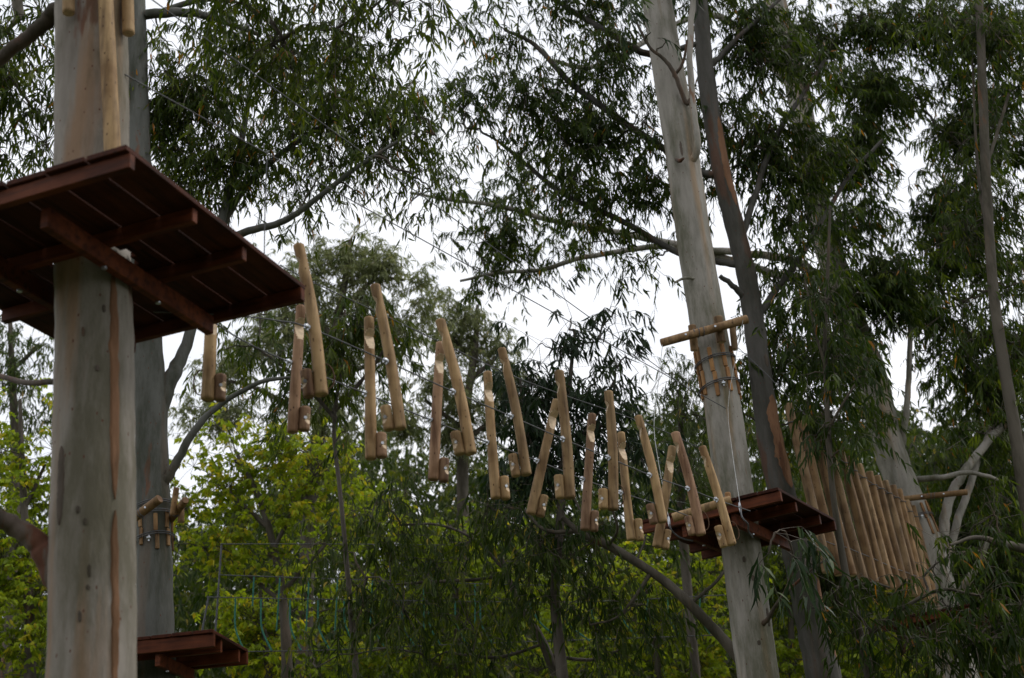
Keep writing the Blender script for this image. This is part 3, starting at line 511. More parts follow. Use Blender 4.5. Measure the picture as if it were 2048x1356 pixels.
tree('gum_tree','hazy far gum left of the nearest trunk above the bright green bush',
 [(20,640,8,26),(25,760,14,26),(30,900,18,26),(30,1050,22,26)],[[(25,740,10,26),(80,690,7,26)]],
 [(30,660,60,30,26,1.2),(70,720,60,45,26,1.3),(10,760,60,50,26,1.1),(70,820,60,40,26,.9),(10,860,50,40,26,.8)],
 B_tan,L_olive,Lf=.18,Wf=.035,simple=True,sub=.5,tw=.5,nl=10,extra_twigs=False,sides=10)
for k,(q,lab) in enumerate([((1340,740),'small olive far gum peeping out left of the tall gum collar'),((1960,900),'dark far gum filling the right edge behind the pole bridge'),((1560,1130),'far gum seen low between the far platform and the reddish gum')]):
    X,Y_=q
    cl={0:[(1340,730,42,35,22,.8),(1375,770,38,45,22,1.4),(1340,800,35,30,22,.9),(1390,840,30,40,22,1.2),(1340,870,40,25,22,.6),(1385,920,30,40,22,.9),(1350,960,60,40,22,1.4),(1480,860,20,60,22,.6)],
        1:[(1960,900,90,60,26,1.7),(2030,1000,70,80,26,2.4),(1900,1000,80,60,26,2.0),(1960,1090,100,70,26,2.6),(1840,1080,40,50,26,1.6),(2000,1180,90,80,26,2.6),(1820,900,40,30,26,.8)],
        2:[(1560,1060,60,50,24,1.4),(1600,1130,60,60,24,1.6),(1700,1080,70,60,24,1.2),(1680,1180,80,60,24,1.6),(1540,1180,60,60,24,1.4),(1760,1150,60,60,24,1.6)]}[k]
    YY=cl[0][4]
    tree('gum_tree',lab,[(X+15,Y_-60 if k else Y_+40,6,YY),(X+20,Y_+60,10,YY),(X+24,Y_+200,15,YY),(X+26,Y_+330,19,YY)],[],cl,B_dark,[L_olive,L_dark,L_mid][k],Lf=.17,Wf=.03,simple=True,sub=.45,tw=.45,nl=10,sides=10,tbase=.35)
# ---------------------------------------------------------------- bright yellow-green broadleaf trees
def broad(label,trunk,limbs,clumps,tb=.5,cov=1.):
    return tree('broadleaf_tree',label,trunk,limbs,clumps,B_dark,L_yel,Lf=.11,Wf=.062,simple=True,sub=.42,tw=.34,nl=10,tbase=tb,sides=10,droop=.45,up=.6,covk=cov*1.5)
broad('bright green broadleaf tree at the far left beside the nearest trunk',
 [(40,800,7,20),(45,950,12,20),(55,1150,18,20),(60,1356,24,20)],[[(48,1020,9,20),(90,930,6,20)],[(50,1100,9,20),(0,1020,6,20)]],
 [(60,790,35,20,20,.8),(20,900,50,40,20,1.2),(80,900,45,35,20,1.3),(40,990,80,40,20,1.3),(60,1090,80,50,20,1.5),(20,1180,70,60,20,1.6),(80,1230,60,60,20,1.7),(40,1320,80,60,20,1.7)],.55)
broad('bright yellow-green broadleaf tree between the grey gum and the hanging logs',
 [(470,900,7,21),(520,1000,12,21),(555,1130,16,21),(570,1250,20,21),(575,1400,24,21)],[[(530,1050,10,21),(430,960,7,21)],[(545,1100,10,21),(640,930,7,21)],[(560,1200,10,21),(470,1130,7,21)],[(560,1190,10,21),(650,1090,7,21)]],
 [(410,940,60,35,21,1.0),(500,905,70,40,21,1.4),(590,925,60,40,21,1.3),(665,905,45,25,21,1.2),(640,955,70,35,21,1.3),(400,1000,50,40,21,1.3),(480,1000,80,50,21,1.5),(570,1010,70,50,21,1.2),(390,1080,50,40,21,1.1),(470,1090,70,45,21,.9),(560,1110,70,50,21,.7),(680,1010,60,40,21,.8),(440,850,40,30,21,.5),(560,860,70,20,21,.4)],.62)
broad('low yellow-green bush behind the green rope traverse',
 [(520,1180,8,22),(530,1280,12,22),(540,1400,16,22)],[],
 [(440,1200,60,40,22,.9),(500,1250,70,45,22,1.3),(580,1240,60,40,22,1.1),(470,1320,70,40,22,1.2),(620,1320,80,40,22,1.0),(700,1240,60,40,22,.7),(720,1180,60,30,22,.7)],.6)
broad('yellow-green broadleaf tree seen low between the weeping gum and the tall pale trunk',
 [(1290,1140,7,23),(1300,1230,11,23),(1315,1320,15,23),(1320,1420,18,23)],[[(1300,1250,8,23),(1390,1170,6,23)],[(1310,1290,8,23),(1220,1200,6,23)]],
 [(1210,1130,70,30,23,.8),(1300,1130,60,35,23,1.1),(1410,1130,50,40,23,1.1),(1260,1190,70,40,23,1.0),(1390,1210,60,50,23,1.3),(1300,1260,80,40,23,1.1),(1430,1300,50,50,23,1.6),(1340,1330,80,40,23,1.5),(1180,1230,70,50,23,.8),(1220,1320,80,40,23,1.1)],.6)
broad('yellow-green broadleaf tree in the gap between the two right-hand pale gums',
 [(1640,1120,7,24),(1650,1220,11,24),(1660,1400,15,24)],[],
 [(1570,1180,40,50,24,1.3),(1590,1270,50,50,24,1.5),(1560,1340,60,40,24,1.5),(1700,1260,50,50,24,1.3),(1760,1320,60,50,24,1.5),(1690,1340,60,40,24,1.6),(1830,1330,60,40,24,1.2)],.55)
broad('dim green broadleaf tree at the bottom centre behind the weeping gum',
 [(900,1050,8,25),(910,1180,12,25),(920,1400,18,25)],[],
 [(780,1040,90,40,25,1.0),(900,1070,90,50,25,1.2),(1000,1110,90,50,25,1.2),(800,1140,100,60,25,1.2),(950,1220,110,60,25,1.3),(800,1270,110,60,25,1.3),(1080,1200,80,60,25,1.1),(1080,1300,90,50,25,1.3),(680,1060,70,50,25,1.0),(900,1340,120,40,25,1.4),(690,1330,90,50,25,1.2)],.45)
# far wooded slope: one mass
def wood(parts,xf):
    wb=MB()
    for (n,ya,yb_,hh,l_) in parts:
        Yw=rng.uniform(ya,yb_,n); X=xf(n)*np.abs(Yw); Hh=rng.random(n)**.75
        top=hh+1.3*np.sin(X*.45+ya)+.8*np.sin(X*1.2+2)
        Z=np.array([ground(a,b) for a,b in zip(X,Yw)])+Hh*top
        sprays(wb,np.stack([X,Yw,Z],1),l_,l_*.32,.9,12,.9,True,.38,.4)
    return wb
tag(wood([(12000,29,42,8.2,.24),(8000,42,60,6.2,.34)],lambda n:rng.uniform(-.62,.62,n)).build('woodland',[B_dark,L_mid]),kind='stuff')
# more wood behind the camera, unseen; added to block light from that side
tag(wood([(9000,-26,-11,12.,.4)],lambda n:rng.uniform(-1.3,1.3,n)).build('woodland',[B_dark,L_mid]),kind='stuff')
bark_patch(rootA,SPA,SRA,560,1020,190,NA,40,55,B_peel,3); bark_patch(rootA,SPA,SRA,1040,1420,190,NA,42,54,B_peel,5)
bark_patch(rootA,SPA,SRA,915,1070,150,NA,-36,-24,B_brown,4,'bark_scar'); 
for k,(y0,y1,a) in enumerate(((686,704,2),(760,772,22),(640,655,32),(1035,1050,-2),(1060,1073,8),(1150,1175,14),(1190,1200,12),(1240,1262,2))): bark_patch(rootA,SPA,SRA,y0,y1,190,NA,a-2.2,a+2.6,B_brown,20+k,'bark_scar')
bark_patch(rootD,SPD,SRD,795,985,1545,ND,-2,75,B_peel,6); bark_patch(rootD,SPD,SRD,240,420,1450,ND,5,60,B_peel,8); bark_patch(rootD,SPD,SRD,1150,1330,1640,ND,45,85,B_peel,9); bark_patch(rootD,SPD,SRD,715,742,1525,ND,20,45,B_brown,10,'knot_hole')
for k,(y0,y1,a) in enumerate(((1122,1134,-6),(1160,1172,12),(1225,1262,48),(300,330,-10),(1290,1300,5))): bark_patch(rootC,SPC,SRC,y0,y1,1490 if y0>600 else 1360,NC,a-4,a+5,B_brown,40+k,'bark_scar')

def at_z(SP,SR,z):
    Z_=SP[:,2]; i=int(np.argmin(np.abs(Z_-z))); i=min(max(i,1),len(Z_)-2)
    for a in (i-1,i):
        z0,z1=Z_[a],Z_[a+1]
        if (z-z0)*(z-z1)<=0 and z0!=z1:
            t=(z-z0)/(z1-z0); return SP[a]*(1-t)+SP[a+1]*t, SR[a]*(1-t)+SR[a+1]*t
    return SP[i],SR[i]
# ---------------------------------------------------------------- platforms
def platform(label,c,A,B,la,lb,ctr,hole,joists,nb=7,span=(0.05,-.05),group='timber platforms in the gums',SP=None,SR=None,dz=.085):
    if SP is not None:
        q,qr=at_z(SP,SR,c[2]); q=q-np.array(c); ctr=(float(q[0]*A[0]+q[1]*A[1]),float(q[0]*B[0]+q[1]*B[1])); hole=float(qr)+.012
    """c: near corner on the deck underside; A, B: level unit directions; ctr=(a,b) of the trunk"""
    A=np.array([*A,0.]);B=np.array([*B,0.]);Zu=np.array([0,0,1.]); root=empty('tree_platform',c,label,'platform',group)
    fr=Matrix(((A[0],B[0],0,0),(A[1],B[1],0,0),(0,0,1,0),(0,0,0,1)))
    def put(name,mt,a0,b0,z0,da,db,dz,bev=.004,mr=None):
        mb=MB(); mb.box((0,0,0),(da,0,0),(0,db,0),(0,0,dz),bev); o=mb.build(name,mt,None); o.parent=root
        o.rotation_euler=(0,0,math.atan2(A[1],A[0])); o.location=tuple(A*a0+B*b0+Zu*z0)
        if A[0]*B[1]-A[1]*B[0]<0:   # keep the frame as measured even when A,B is left handed
            o.rotation_euler=(0,0,math.atan2(B[1],B[0])-math.pi/2); o.location=tuple(A*(a0+da)+B*b0+Zu*z0)
        return o
    ww=la/nb
    for i in range(nb):
        a0=i*ww+.006; da=ww-.012; ac=a0+da/2; dd=max(0,abs(ac-ctr[0])-da/2); 
        ov=random.uniform(-.012,.012)
        if dd<hole+.01:
            h=math.sqrt((hole+.015)**2-min(dd,hole)**2)
            put('plank',W_deck,a0,-.02+ov,0,da,ctr[1]-h+.02-ov,.032); put('plank',W_deck,a0,ctr[1]+h,0,da,lb-ctr[1]-h+.02+ov,.032)
            k=6
            for e in range(k):
                f0=a0+da*e/k; fd=max(0,abs(f0+da/k/2-ctr[0])-da/k/2)
                hh=math.sqrt(hole**2-fd**2) if fd<hole else 0
                if h-hh>.02:
                    put('filler_board',W_deck,f0,ctr[1]-h+.001,.001,da/k-.001,h-hh-.002,.03,.001); put('filler_board',W_deck,f0,ctr[1]+hh+.001,.001,da/k-.001,h-hh-.002,.03,.001)
        else: put('plank',W_deck,a0,-.02+ov,0,da,lb+.04,.032)
    put('fascia_board',W_fas,.0,.0,-dz-.002,la,.045,dz); put('fascia_board',W_fas,.0,lb-.045,-dz-.002,la,.045,dz)
    for j in joists:
        put('joist',W_fas,.03,j-.0225,-dz-.002,la-.06,.045,dz)
    for s in (-1,1):
        put('bearer',W_fas,ctr[0]+s*(hole+.055)-(.025),span[0],-dz-.12,.05,lb+span[1]-span[0],.115)
    for s in (-1,1):
        for j in joists:
            mb=MB(); p=np.array(c)+A*(ctr[0]+s*(hole+.055))+B*j; mb.tube([p+Zu*(-dz-.132)+A*.0,p+Zu*(-dz-.121)],[.016,.016],6); mb.build('bolt_head',M_steel,root)
    return root
cA=PY(260,303,5.3); bA=PZ(610,578,cA[2]); BA=unit(bA-cA)[:2]; AA=np.array([-BA[1],BA[0]])
platform('nearest big red-brown timber platform seen from below around the thick pale trunk',cA,AA,BA,1.7,1.70,(.85,.85),.205,(.60,1.08),7,(.12,-.10),SP=SPA,SR=SRA)
cC=PY(1559,981,12); aC=PZ(1276,1049,cC[2]); AC=unit(aC-cC)[:2]; BC=np.array([-AC[1],AC[0]]); BC=BC if BC[1]>0 else -BC
platform('red-brown timber platform at the far end of the log bridge on the tall pale gum',cC,AC,BC,1.54,1.5,(.78,.80),.22,(.48,1.12),7,SP=SPC,SR=SRC,dz=.10)
cB=PY(428,1266,11.9); 
platform('low dark red platform on the grey gum, at the bottom left of the photo',cB,np.array([-.995,.0999]),np.array([.0999,.995]),1.4,1.0,(.8,.55),.20,(.3,.82),7,SP=SPB,SR=SRB,dz=.12)
cE=PY(1942,1212,19.2)
platform('small half hidden red-brown platform at the far end of the pole bridge',cE,AC,BC,1.5,1.3,(.6,.75),.3,(.35,1.1),6)

# ---------------------------------------------------------------- round timber with notches
def timber(mb,top,bot,r,side,notches,n=20,r2=None,ms=(0,1),bend=0.):
    """notches: (start, deepest, end, depth) in metres from the top, cut on the +side; bend bows the log"""
    top=np.array(top);bot=np.array(bot); ax=bot-top; L=np.linalg.norm(ax); ax/=L; sd_=np.array(side,float); sd_=unit(sd_-ax*(sd_@ax)); pv=np.cross(ax,sd_); r2=r2 or r
    S_={0,.006,L-.006,L}|set(np.linspace(.02,L-.02,9))
    for a,b_,c_,d in notches: S_|={a,b_-.004,b_+.004,c_}|set(np.linspace(a,b_,5))|set(np.linspace(b_,c_,7))
    S_=sorted(x for x in S_ if 0<=x<=L); an=(np.arange(n)+.5)*2*math.pi/n; V=[];clip=[]
    ph=random.uniform(0,6)
    for s_ in S_:
        rr=(r+(r2-r)*s_/L)*(1+.02*math.sin(s_*9+ph)); e=min(s_,L-s_)
        if e<.006: rr-= .006*(1-e/.006)
        lim=9.
        for a,b_,c_,d in notches:
            if a<s_<c_: lim=min(lim, r-(s_-a)/(b_-a)*d if s_<b_ else r-(c_-s_)/(c_-b_)*d)
        x=np.cos(an)*rr*(1+.03*np.sin(an*2+ph)); y=np.sin(an)*rr; cl=x>lim; x=np.where(cl,lim,x)
        V.append(top+ax*s_+sd_*(bend*math.sin(math.pi*s_/L))+x[:,None]*sd_+y[:,None]*pv); clip.append(cl)
    k=len(S_); j=np.arange(n); jn=(j+1)%n
    for i in range(k-1):
        F=np.stack([i*n+j,i*n+jn,(i+1)*n+jn,(i+1)*n+j],1); c=(clip[i]|clip[i+1])&(clip[i][jn]|clip[i+1][jn])
        V_=None
        if i==0: base=mb.n; mb.v.append(np.concatenate(V)); mb.n+=k*n
        for sel,m_ in ((~c,ms[0]),(c,ms[1])):
            q=F[sel]
            if len(q): mb.f.append((q+base,np.full(len(q),m_),np.full(len(q),.5),np.full(len(q),bool(m_==0))))
    for e in (0,1):
        ring=V[-1 if e else 0]; cc=ring.mean(0); tri=np.stack([j+1,jn+1,0*j],1) if e else np.stack([jn+1,j+1,0*j],1)
        mb.add(np.vstack([cc,ring]),tri,ms[1] if not notches else ms[0],.5,False)
    return sd_,ax,pv
def torus(mb,c,ax1,ax2,R1,r,n=16,m=0,arc=1.,ph=0):
    t=np.linspace(0,2*math.pi*arc,n)+ph; mb.tube(np.array(c)+np.cos(t)[:,None]*np.array(ax1)*R1+np.sin(t)[:,None]*np.array(ax2)*R1,r,6,m,False)
upA=[((597,490),(643,790),(617,654)),((750,570),(801,858),(774,722)),((880,640),(942,908),(908,783)),((1003,697),(1053,950),(1023,832)),((1118,742),(1140,997),(1128,878)),((1217,783),(1226,1020),(1218,915)),((1276,832),(1326,1045),(1301,950)),((1350,865),(1402,1070),(1377,977)),((1404,893),(1464,1090),(1434,999))]
upB=[((425,600),(416,800),(436,640)),((602,612),(585,865),(580,724)),((738,635),(742,918),(733,787)),((881,685),(867,960),(861,839)),((975,744),(992,997),(975,884)),((1114,800),(1062,1028),(1075,921)),((1184,828),(1170,1060),(1167,958)),((1242,865),(1263,1080),(1243,985)),((1345,893),(1314,1094),(1320,1010))]
ordn=['first','second','third','fourth','fifth','sixth','seventh','eighth','ninth']
fwd=unit(np.array([.67,.74,0]))
def hanging_log(top,bot,Y,side,label,loop,pink,hook,bx=0):
    T=PY(*top,Y);Bt=PY(*bot,Y); root=empty('hanging_log',T,label,'log','notched logs hung from the bridge cables')
    r=.035*random.uniform(.94,1.08); mb=MB(); side_v=np.array([side*.92,-.30,.0]); wm=W_pink if pink else W_log
    nt_=[(.10,.145,.26,.046)] if side>0 else [(.085,.12,.19,.022)]
    if side>0: sv=np.array([.55,-.8,0.])
    else: sv=np.array([-.95,-.2,0.])
    timber(mb,T,Bt,r,sv,nt_,24,r*1.16,(0,1),random.uniform(-.022,-.010) if side<0 else random.uniform(-.008,.008)); mb.build('post',[wm,W_cut],root)
    # foot block bolted against the lower end, with its own notch for the boot
    ax=unit(Bt-T); o=unit(np.array([side*1.,.12*side,0])); o=unit(o-ax*(o@ax)); b0=Bt-ax*random.uniform(.165,.19)+o*.072; b1=Bt-ax*random.uniform(-.012,.015)+o*.073
    mb=MB(); timber(mb,b0,b1,random.uniform(.034,.039),o*.8+np.array([0,-.6,0]),[(.055,.09,.125,.018)],22,None,(0,1)); fb=mb.build('foot_block',[W_pink if (pink or random.random()<.5) else W_log,W_cut],root)
    mb=MB(); q=b0+ax*.085+np.array([0,-.0,0]); nb_=unit(np.array([0,-1.,0])*1+o*.35); mb.tube([q+nb_*.028,q+nb_*.042],[.011,.011],8); mb.build('bolt_head',M_steel,fb)
    # eye bolt and cable clamp where the log hangs on its cable
    H=PY(*hook,Y-.03)+np.array([-.006,0,0]); d=unit(ax); foot=T+ax*((H-T)@ax); h_=H
    mb=MB(); mb.tube([foot,h_],[.007,.007],8); torus(mb,h_,(1,0,0),(0,0,1),.016,.005); mb.tube([h_-fwd*.02+[0,0,.004],h_+fwd*.02+[0,0,.004]],[.016,.016],8); mb.tube([h_-[0,0,.024],h_+[0,0,.024]],[.007,.007],6); mb.build('eye_bolt',M_steel,root)
    if loop:
        mb=MB(); c=Bt-ax*.12-o*.05; t=np.linspace(-1.9,1.9,12); P=c+(-o)[None]*(np.cos(t)[:,None]*.045)+ax[None]*(np.sin(t)[:,None]*.085); mb.tube(P,.0045,6); mb.build('rope_loop',M_rope,root)
    return root
def lerpY(x,x0,y0,x1,y1):   # straight in space: 1/Y runs straight across the picture
    t=(x-x0)/(x1-x0); return 1/((1-t)/y0+t/y1)
for i,(a,b_,h_) in enumerate(upA):
    Y=lerpY(h_[0],617,7.45,1434,11.0)
    lab='%s hanging log from the near platform in the upper row, foot block at left'%ordn[i]
    hanging_log(a,b_,Y,-1,lab,i in(0,5,7,8),i in(7,),h_)
for i,(a,b_,h_) in enumerate(upB):
    Y=lerpY(h_[0],580,8.0,1320,11.2)
    if i==0: lab='hanging log partly hidden under the near platform, foot block on its right'
    else: lab='%s fully visible log from the near platform in the lower row, block at right'%ordn[i-1]
    hanging_log(a,b_,Y,1,lab,i in(0,),i in(1,3,6),h_)

# ---------------------------------------------------------------- cables
def cable(label,P,r=.0045,m=M_wire,extra=(),name='steel_cable',cat='cable',group=None,sub=3):
    root=MB(); Q=smoothline(P,sub) if len(P)>2 else np.array(P); root.tube(Q,r,8)
    o=root.build(name,m); tag(o,label,cat,group)
    for k,(c,d) in enumerate(extra):
        mb=MB(); d=unit(d); mb.tube([np.array(c)-d*.05,np.array(c)-d*.02,np.array(c)+d*.02,np.array(c)+d*.05],[.008,.014,.014,.008],8); mb.build('cable_clamp',M_steel,o)
    return o
YA=lambda x:lerpY(x,617,7.45,1434,11.0)
YB=lambda x:lerpY(x,580,8.0,1320,11.2)
HK=np.array([-.006,0,0])
ptA=[PY(308,624,6.75),PY(385,626,7.0),PY(500,634,7.15),PY(560,642,7.3)]+[PY(h_[0],h_[1],YA(h_[0])-.03)+HK for _,_,h_ in upA]+[PY(1500,1022,11.9)]
cable('steel cable carrying the upper row of hanging logs',ptA,.005,M_wire,[(ptA[1],ptA[2]-ptA[1])])
ptB=[PY(400,625,7.3),PY(480,678,7.6)]+[PY(h_[0],h_[1],YB(h_[0])-.03)+HK for _,_,h_ in upB[1:]]+[PY(1385,1035,12.0)]
cable('steel cable carrying the lower row of hanging logs',ptB,.005,M_wire)
cable('faint thin cable running behind the upper row of logs just under their tops',[PY(560,530,7.9),PY(623,563,8.1),PY(778,635,8.6),PY(992,737,9.8),PY(1116,786,10.6),PY(1300,850,12),PY(1418,905,12.9)],.004)
near1=PY(250,149,6.35); near2=PY(250,-40,6.35)
c1=cable('overhead steel cable ending in a knot on the front of the tall pale gum',[near1,PY(1452,817,12.88)],.0042)
c2=cable('higher overhead steel cable passing left of the tall gum crossbar',[near2,PY(1400,795,13.2)],.0042)
cable('short steel wire hanging straight down from the overhead cable near the first log',[PY(534,318,7.15),PY(530,420,7.15),PY(528,560,7.15)],.0035)
yb=12.72
# white cords of the crossbar
cable('white cord tied from the right end of the crossbar down to the far platform',[PY(1486,640,yb-.08),PY(1470,722,12.75),PY(1456,815,12.8),PY(1464,900,12.6),PY(1480,1008,12.1)],.0024,M_cord,[(PY(1480,1015,12.05),np.array([0,0,1.]))],'cord','cord')
cable('white cord hanging from the left end of the crossbar beside the last logs',[PY(1325,690,yb-.08),PY(1314,790,12.6),PY(1308,856,12.5),PY(1318,930,12.4),PY(1338,1040,12.3)],.003,M_cord,[(PY(1338,1043,12.3),np.array([0,0,1.]))],'cord','cord')
for lab,P in (('dark rope sling hanging under the front right of the far platform',[(1481,1012,12.0),(1484,1034,11.9),(1496,1048,11.95),(1497,1062,12.2),(1505,1075,12.4)]),('dark rope sling curving under the front left of the far platform',[(1338,1045,12.3),(1344,1062,12.3),(1362,1076,12.5),(1385,1082,12.7)])):
    cable(lab,[PY(*p) for p in P],.008,M_wire,name='rope_sling',cat='rope')

# ---------------------------------------------------------------- collars of battens on the trunks
def collar(label,SP,SR,zt,zb,angs,bands,rows=2,w_=.044,mt=None):
    root=empty('batten_collar',at_z(SP,SR,zb)[0],label,'tree guard','batten collars lashed round the gums')
    for k,a in enumerate(angs):
        d=np.array([math.sin(R(a)),-math.cos(R(a)),0]); s_=np.array([math.cos(R(a)),math.sin(R(a)),0]); zz=zt+.03*math.sin(k*2.3)
        hh=(zt-zb)/rows
        for j in range(rows):
            z1=zz-j*hh; z0=z1-hh+.006; c1_,r1=at_z(SP,SR,z1); c0_,r0_=at_z(SP,SR,z0); p0=c0_+d*(r0_-.004)+s_*.012*j; p1=c1_+d*(r1-.004)+s_*.012*j
            mb=MB(); up_=p1-p0; mb.box(p0-s_*w_/2,s_*w_,d*.026,up_,.006); mb.build('batten',mt or W_bat,root)
    for z_ in bands:
        for dz in (0,.02):
            c_,r_=at_z(SP,SR,z_+dz); t=np.linspace(0,2*math.pi,40); mb=MB(); mb.tube(c_+np.stack([np.cos(t)*(r_+.03),np.sin(t)*(r_+.03),.04*np.cos(t+.5)],1),.006,6,0,False); mb.build('wire_band',M_wire,root)
    c_,r_=at_z(SP,SR,bands[-1]); d=np.array([.05,-1,0]); mb=MB(); p=c_+unit(d)*(r_+.034)+[0,0,-.02]; mb.tube([p-[.018,0,0],p+[.018,0,0]],[.018,.018],8); mb.tube([p-[0,0,.03],p+[0,0,.03]],[.008,.008],6); mb.build('band_clamp',M_steel,root)
    return root
zC=lambda y:PY(1430,y,12.9)[2]
collar('orange split-wood battens wired in a ring round the tall pale gum below its crossbar',SPC,SRC,zC(688),zC(787),(-84,-62,-20,22,62,84,110,150,190,235),(zC(716),zC(766)))
def crossbar(label,p0,p1,r,blocks,mt=W_bar,bm=None):
    root=empty('crossbar',p0,label,'crossbar','round crossbars tied to the gums'); mb=MB(); timber(mb,p0,p1,r,(0,0,-1.),[],22,r*1.05); mb.build('bar',[mt,W_pink],root)
    for a,b_,rr in blocks:
        mb=MB(); timber(mb,a,b_,rr,(1,0,0),[],18); mb.build('standoff_block',[bm or mt,W_cut],root)
    for t in (.28,.62):
        p=p0*(1-t)+p1*t; mb=MB(); mb.tube([p+[0,-r-.008,0],p+[0,-r+.01,0]],[.012,.012],8); mb.build('bolt_head',M_steel,root)
    P=[]; ax=unit(p1-p0); s_=unit(np.cross(ax,[0,0,1.])); u_=np.cross(s_,ax)
    for t in np.linspace(0,1,26):
        an=t*2*math.pi*2.2; P.append(p0*(1-(.38+.12*t))+p1*(.38+.12*t)+(s_*math.cos(an)+u_*math.sin(an))*(r+.004))
    mb=MB(); mb.tube(P,.005,6,0,False); mb.build('lashing',M_wire,root); return root
crossbar('round wooden crossbar tied across the tall pale gum above its batten ring',PY(1322,686,yb),PY(1495,638,yb),.046,
 [(PY(1436,633,yb+.06),PY(1443,685,yb+.10),.047),(PY(1384,650,yb+.1),PY(1389,702,yb+.16),.042),(PY(1464,648,yb+.22),PY(1470,700,yb+.24),.036)])
zB=lambda y:PY(315,y,12.3)[2]
collar('small brown batten ring wired round the dark grey gum behind the nearest trunk',SPB,SRB,zB(1012),zB(1085),(-80,-30,22,62,110,200),(zB(1000),zB(1020),zB(1065)),2,.04,W_pole)
crossbar('dark orange-ended crossbar tied round the grey gum behind the nearest trunk',PY(250,1050,12.2),PY(320,997,12.0),.042,[(PY(353,975,12.3),PY(345,1030,12.35),.03)],W_pole)
crossbar('short dark crossbar stub sticking out right of the grey gum',PY(338,1045,12.7),PY(371,1000,12.2),.035,[(PY(362,1012,12.5),PY(362,1045,12.5),.035)],W_pole)
collar('small batten ring on the big pale gum at the end of the pole bridge',SPE,SRE,PY(1830,1000,19.7)[2],PY(1830,1065,19.7)[2],(-60,-20,20,50,80,120,200,270),(PY(1830,1030,19.7)[2],))
crossbar('round crossbar reaching right from the far gum above the pole bridge',PY(1806,998,19.5),PY(1935,984,19.3),.045,[],W_pole)
# boards and poles standing on the far platform
mb=MB(); timber(mb,PY(1345,1036,12.1),PY(1462,1000,12.0),.042,(0,0,1),[],18); tag(mb.build('round_rail',[W_log,W_cut]),'mossy round rail lying along the front edge of the far platform','rail')
for lab,a,b_,rr in (('short round peg standing on the far platform',(1455,985,12.3),(1458,1008,12.3),.03),('small leaning split peg on the far platform beside the round one',(1447,996,12.25),(1462,1008,12.25),.025)):
    mb=MB(); timber(mb,PY(*a),PY(*b_),rr,(1,0,0),[],14); tag(mb.build('peg',[W_bat,W_cut]),lab,'peg')
# pole and blocks on the nearest trunk
mb=MB(); timber(mb,PY(205,-130,6.15),PY(226,322,6.15),.0445,(1,0,0),[],22,.047); tag(mb.build('upright_pole',[W_log,W_cut]),'long tan pole standing upright against the nearest pale trunk above its platform','pole')
for lab,a,b_ in (('short round block hanging at the left of the nearest trunk top',(137,-60,6.12),(137,27,6.12)),('short round block on the right side of the nearest trunk top',(254,-60,6.3),(257,68,6.3))):
    mb=MB(); timber(mb,PY(*a),PY(*b_),.036,(1,0,0),[],20); tag(mb.build('wood_block',[W_log,W_cut]),lab,'block')

# ---------------------------------------------------------------- the bridge of close-set poles on the right
tops=[(1576,808),(1604,842),(1630,862),(1655,878),(1678,897),(1698,914),(1717,929),(1738,944),(1753,952),(1769,962),(1785,971),(1797,979),(1812,1001),(1824,1012)]
bots=[(1655,1145),(1680,1150),(1704,1152),(1727,1160),(1748,1166),(1766,1172),(1783,1178),(1799,1184),(1813,1188),(1827,1192),(1840,1196),(1850,1200),(1860,1204),(1870,1208)]
on2=ordn+['tenth','eleventh','twelfth','thirteenth','last']
pts_t=[];pts_b=[]
for i,(a,b_) in enumerate(zip(tops,bots)):
    Y=lerpY(i/13,0,14.6,1,19.6); T_=PY(*a,Y); Bt=PY(*b_,Y); root=empty('bridge_pole',T_,'%s upright pole of the pole bridge, counted from the reddish gum'%on2[i],'pole','upright poles of the pole bridge')
    mb=MB(); timber(mb,T_,Bt,.054,(-1,-.3,0),[],16,.062,(0,1),random.uniform(-.02,.02)); mb.build('post',[W_pole if i%3 else W_pole2,W_cut],root)
    q=T_+(Bt-T_)*.12; mb=MB(); torus(mb,q,(1,0,0),(0,1,0),.062,.006); mb.build('wire_tie',M_wire,root)
    pts_t.append(q+[0,-.066,0]); pts_b.append(T_+(Bt-T_)*.82+[0,-.068,0])
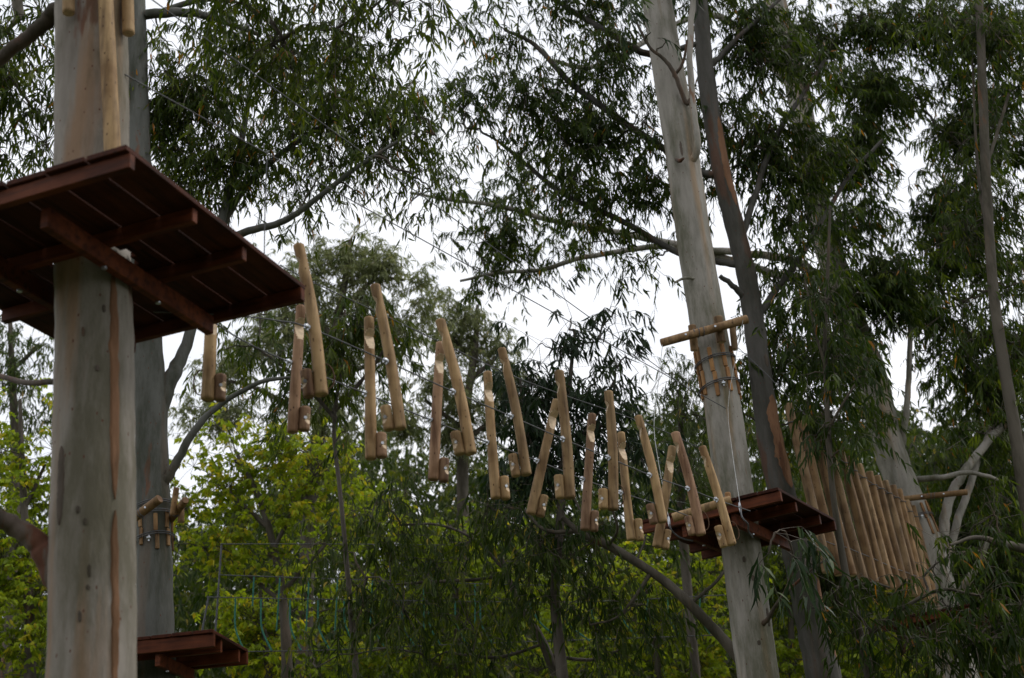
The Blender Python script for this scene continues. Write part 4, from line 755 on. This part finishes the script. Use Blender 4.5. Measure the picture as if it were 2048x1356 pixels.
cable('thin wire threading the tops of the bridge poles',pts_t,.005); cable('thin wire threading the bottoms of the bridge poles',pts_b,.005)
cable('thin wire from the reddish gum down to the first bridge pole',[PY(1470,690,14.8),PY(1530,745,14.5),PY(1610,830,14.3)],.004)

# ---------------------------------------------------------------- green rope traverse far behind, bottom left
YT=lambda x:17.5+(x-430)/500
rt=empty('rope_traverse',PY(600,1300,17.5),'faint rope traverse of green ropes and grey wires low among the bushes','rope course')
for P in ([(440,1088),(660,1088),(900,1090)],[(441,1150),(620,1156),(900,1166),(1150,1172)],[(413,1194),(600,1198),(880,1202),(1150,1204),(1450,1190)],[(453,1304),(660,1300),(880,1290),(1100,1282),(1440,1270)]):
    mb=MB(); mb.tube(smoothline([PY(x,y,YT(x)) for x,y in P],4),.007,6); mb.build('wire',M_wire,rt)
for a,b_ in zip([(471,1197),(522,1198),(580,1200),(636,1201),(688,1202),(743,1202),(804,1203),(858,1203),(910,1203),(960,1203),(1056,1203),(1112,1203),(1180,1203),(1240,1200),(1296,1198),(1336,1195),(1400,1192)],
                [(489,1303),(543,1301),(602,1300),(658,1297),(714,1294),(768,1292),(828,1290),(880,1288),(935,1288),(985,1286),(1128,1282),(1180,1282),(1220,1280),(1275,1274),(1305,1270),(1358,1268),(1420,1268)]):
    m_=((a[0]+b_[0])/2-9,(a[1]+b_[1])/2+6); mb=MB(); mb.tube(smoothline([PY(*a,YT(a[0])),PY(*m_,YT(a[0])),PY(*b_,YT(a[0]))],5),.013,6); mb.build('green_rope',M_green,rt)
for a,b_ in zip([(508,1153),(560,1154),(618,1157),(675,1160),(745,1162),(846,1165),(950,1167)],[(505,1212),(553,1262),(612,1262),(670,1262),(740,1262),(848,1262),(950,1262)]):
    mb=MB(); mb.tube([PY(*a,YT(a[0])+.5),PY(*b_,YT(a[0])+.5)],.012,6); mb.build('green_rope',M_green,rt)
for a,b_ in (((443,1090),(428,1304)),((417,1195),(396,1304))):
    mb=MB(); mb.tube([PY(*a,YT(a[0])),PY(*b_,YT(a[0]))],.014,6); mb.build('wire_post',M_wire,rt)
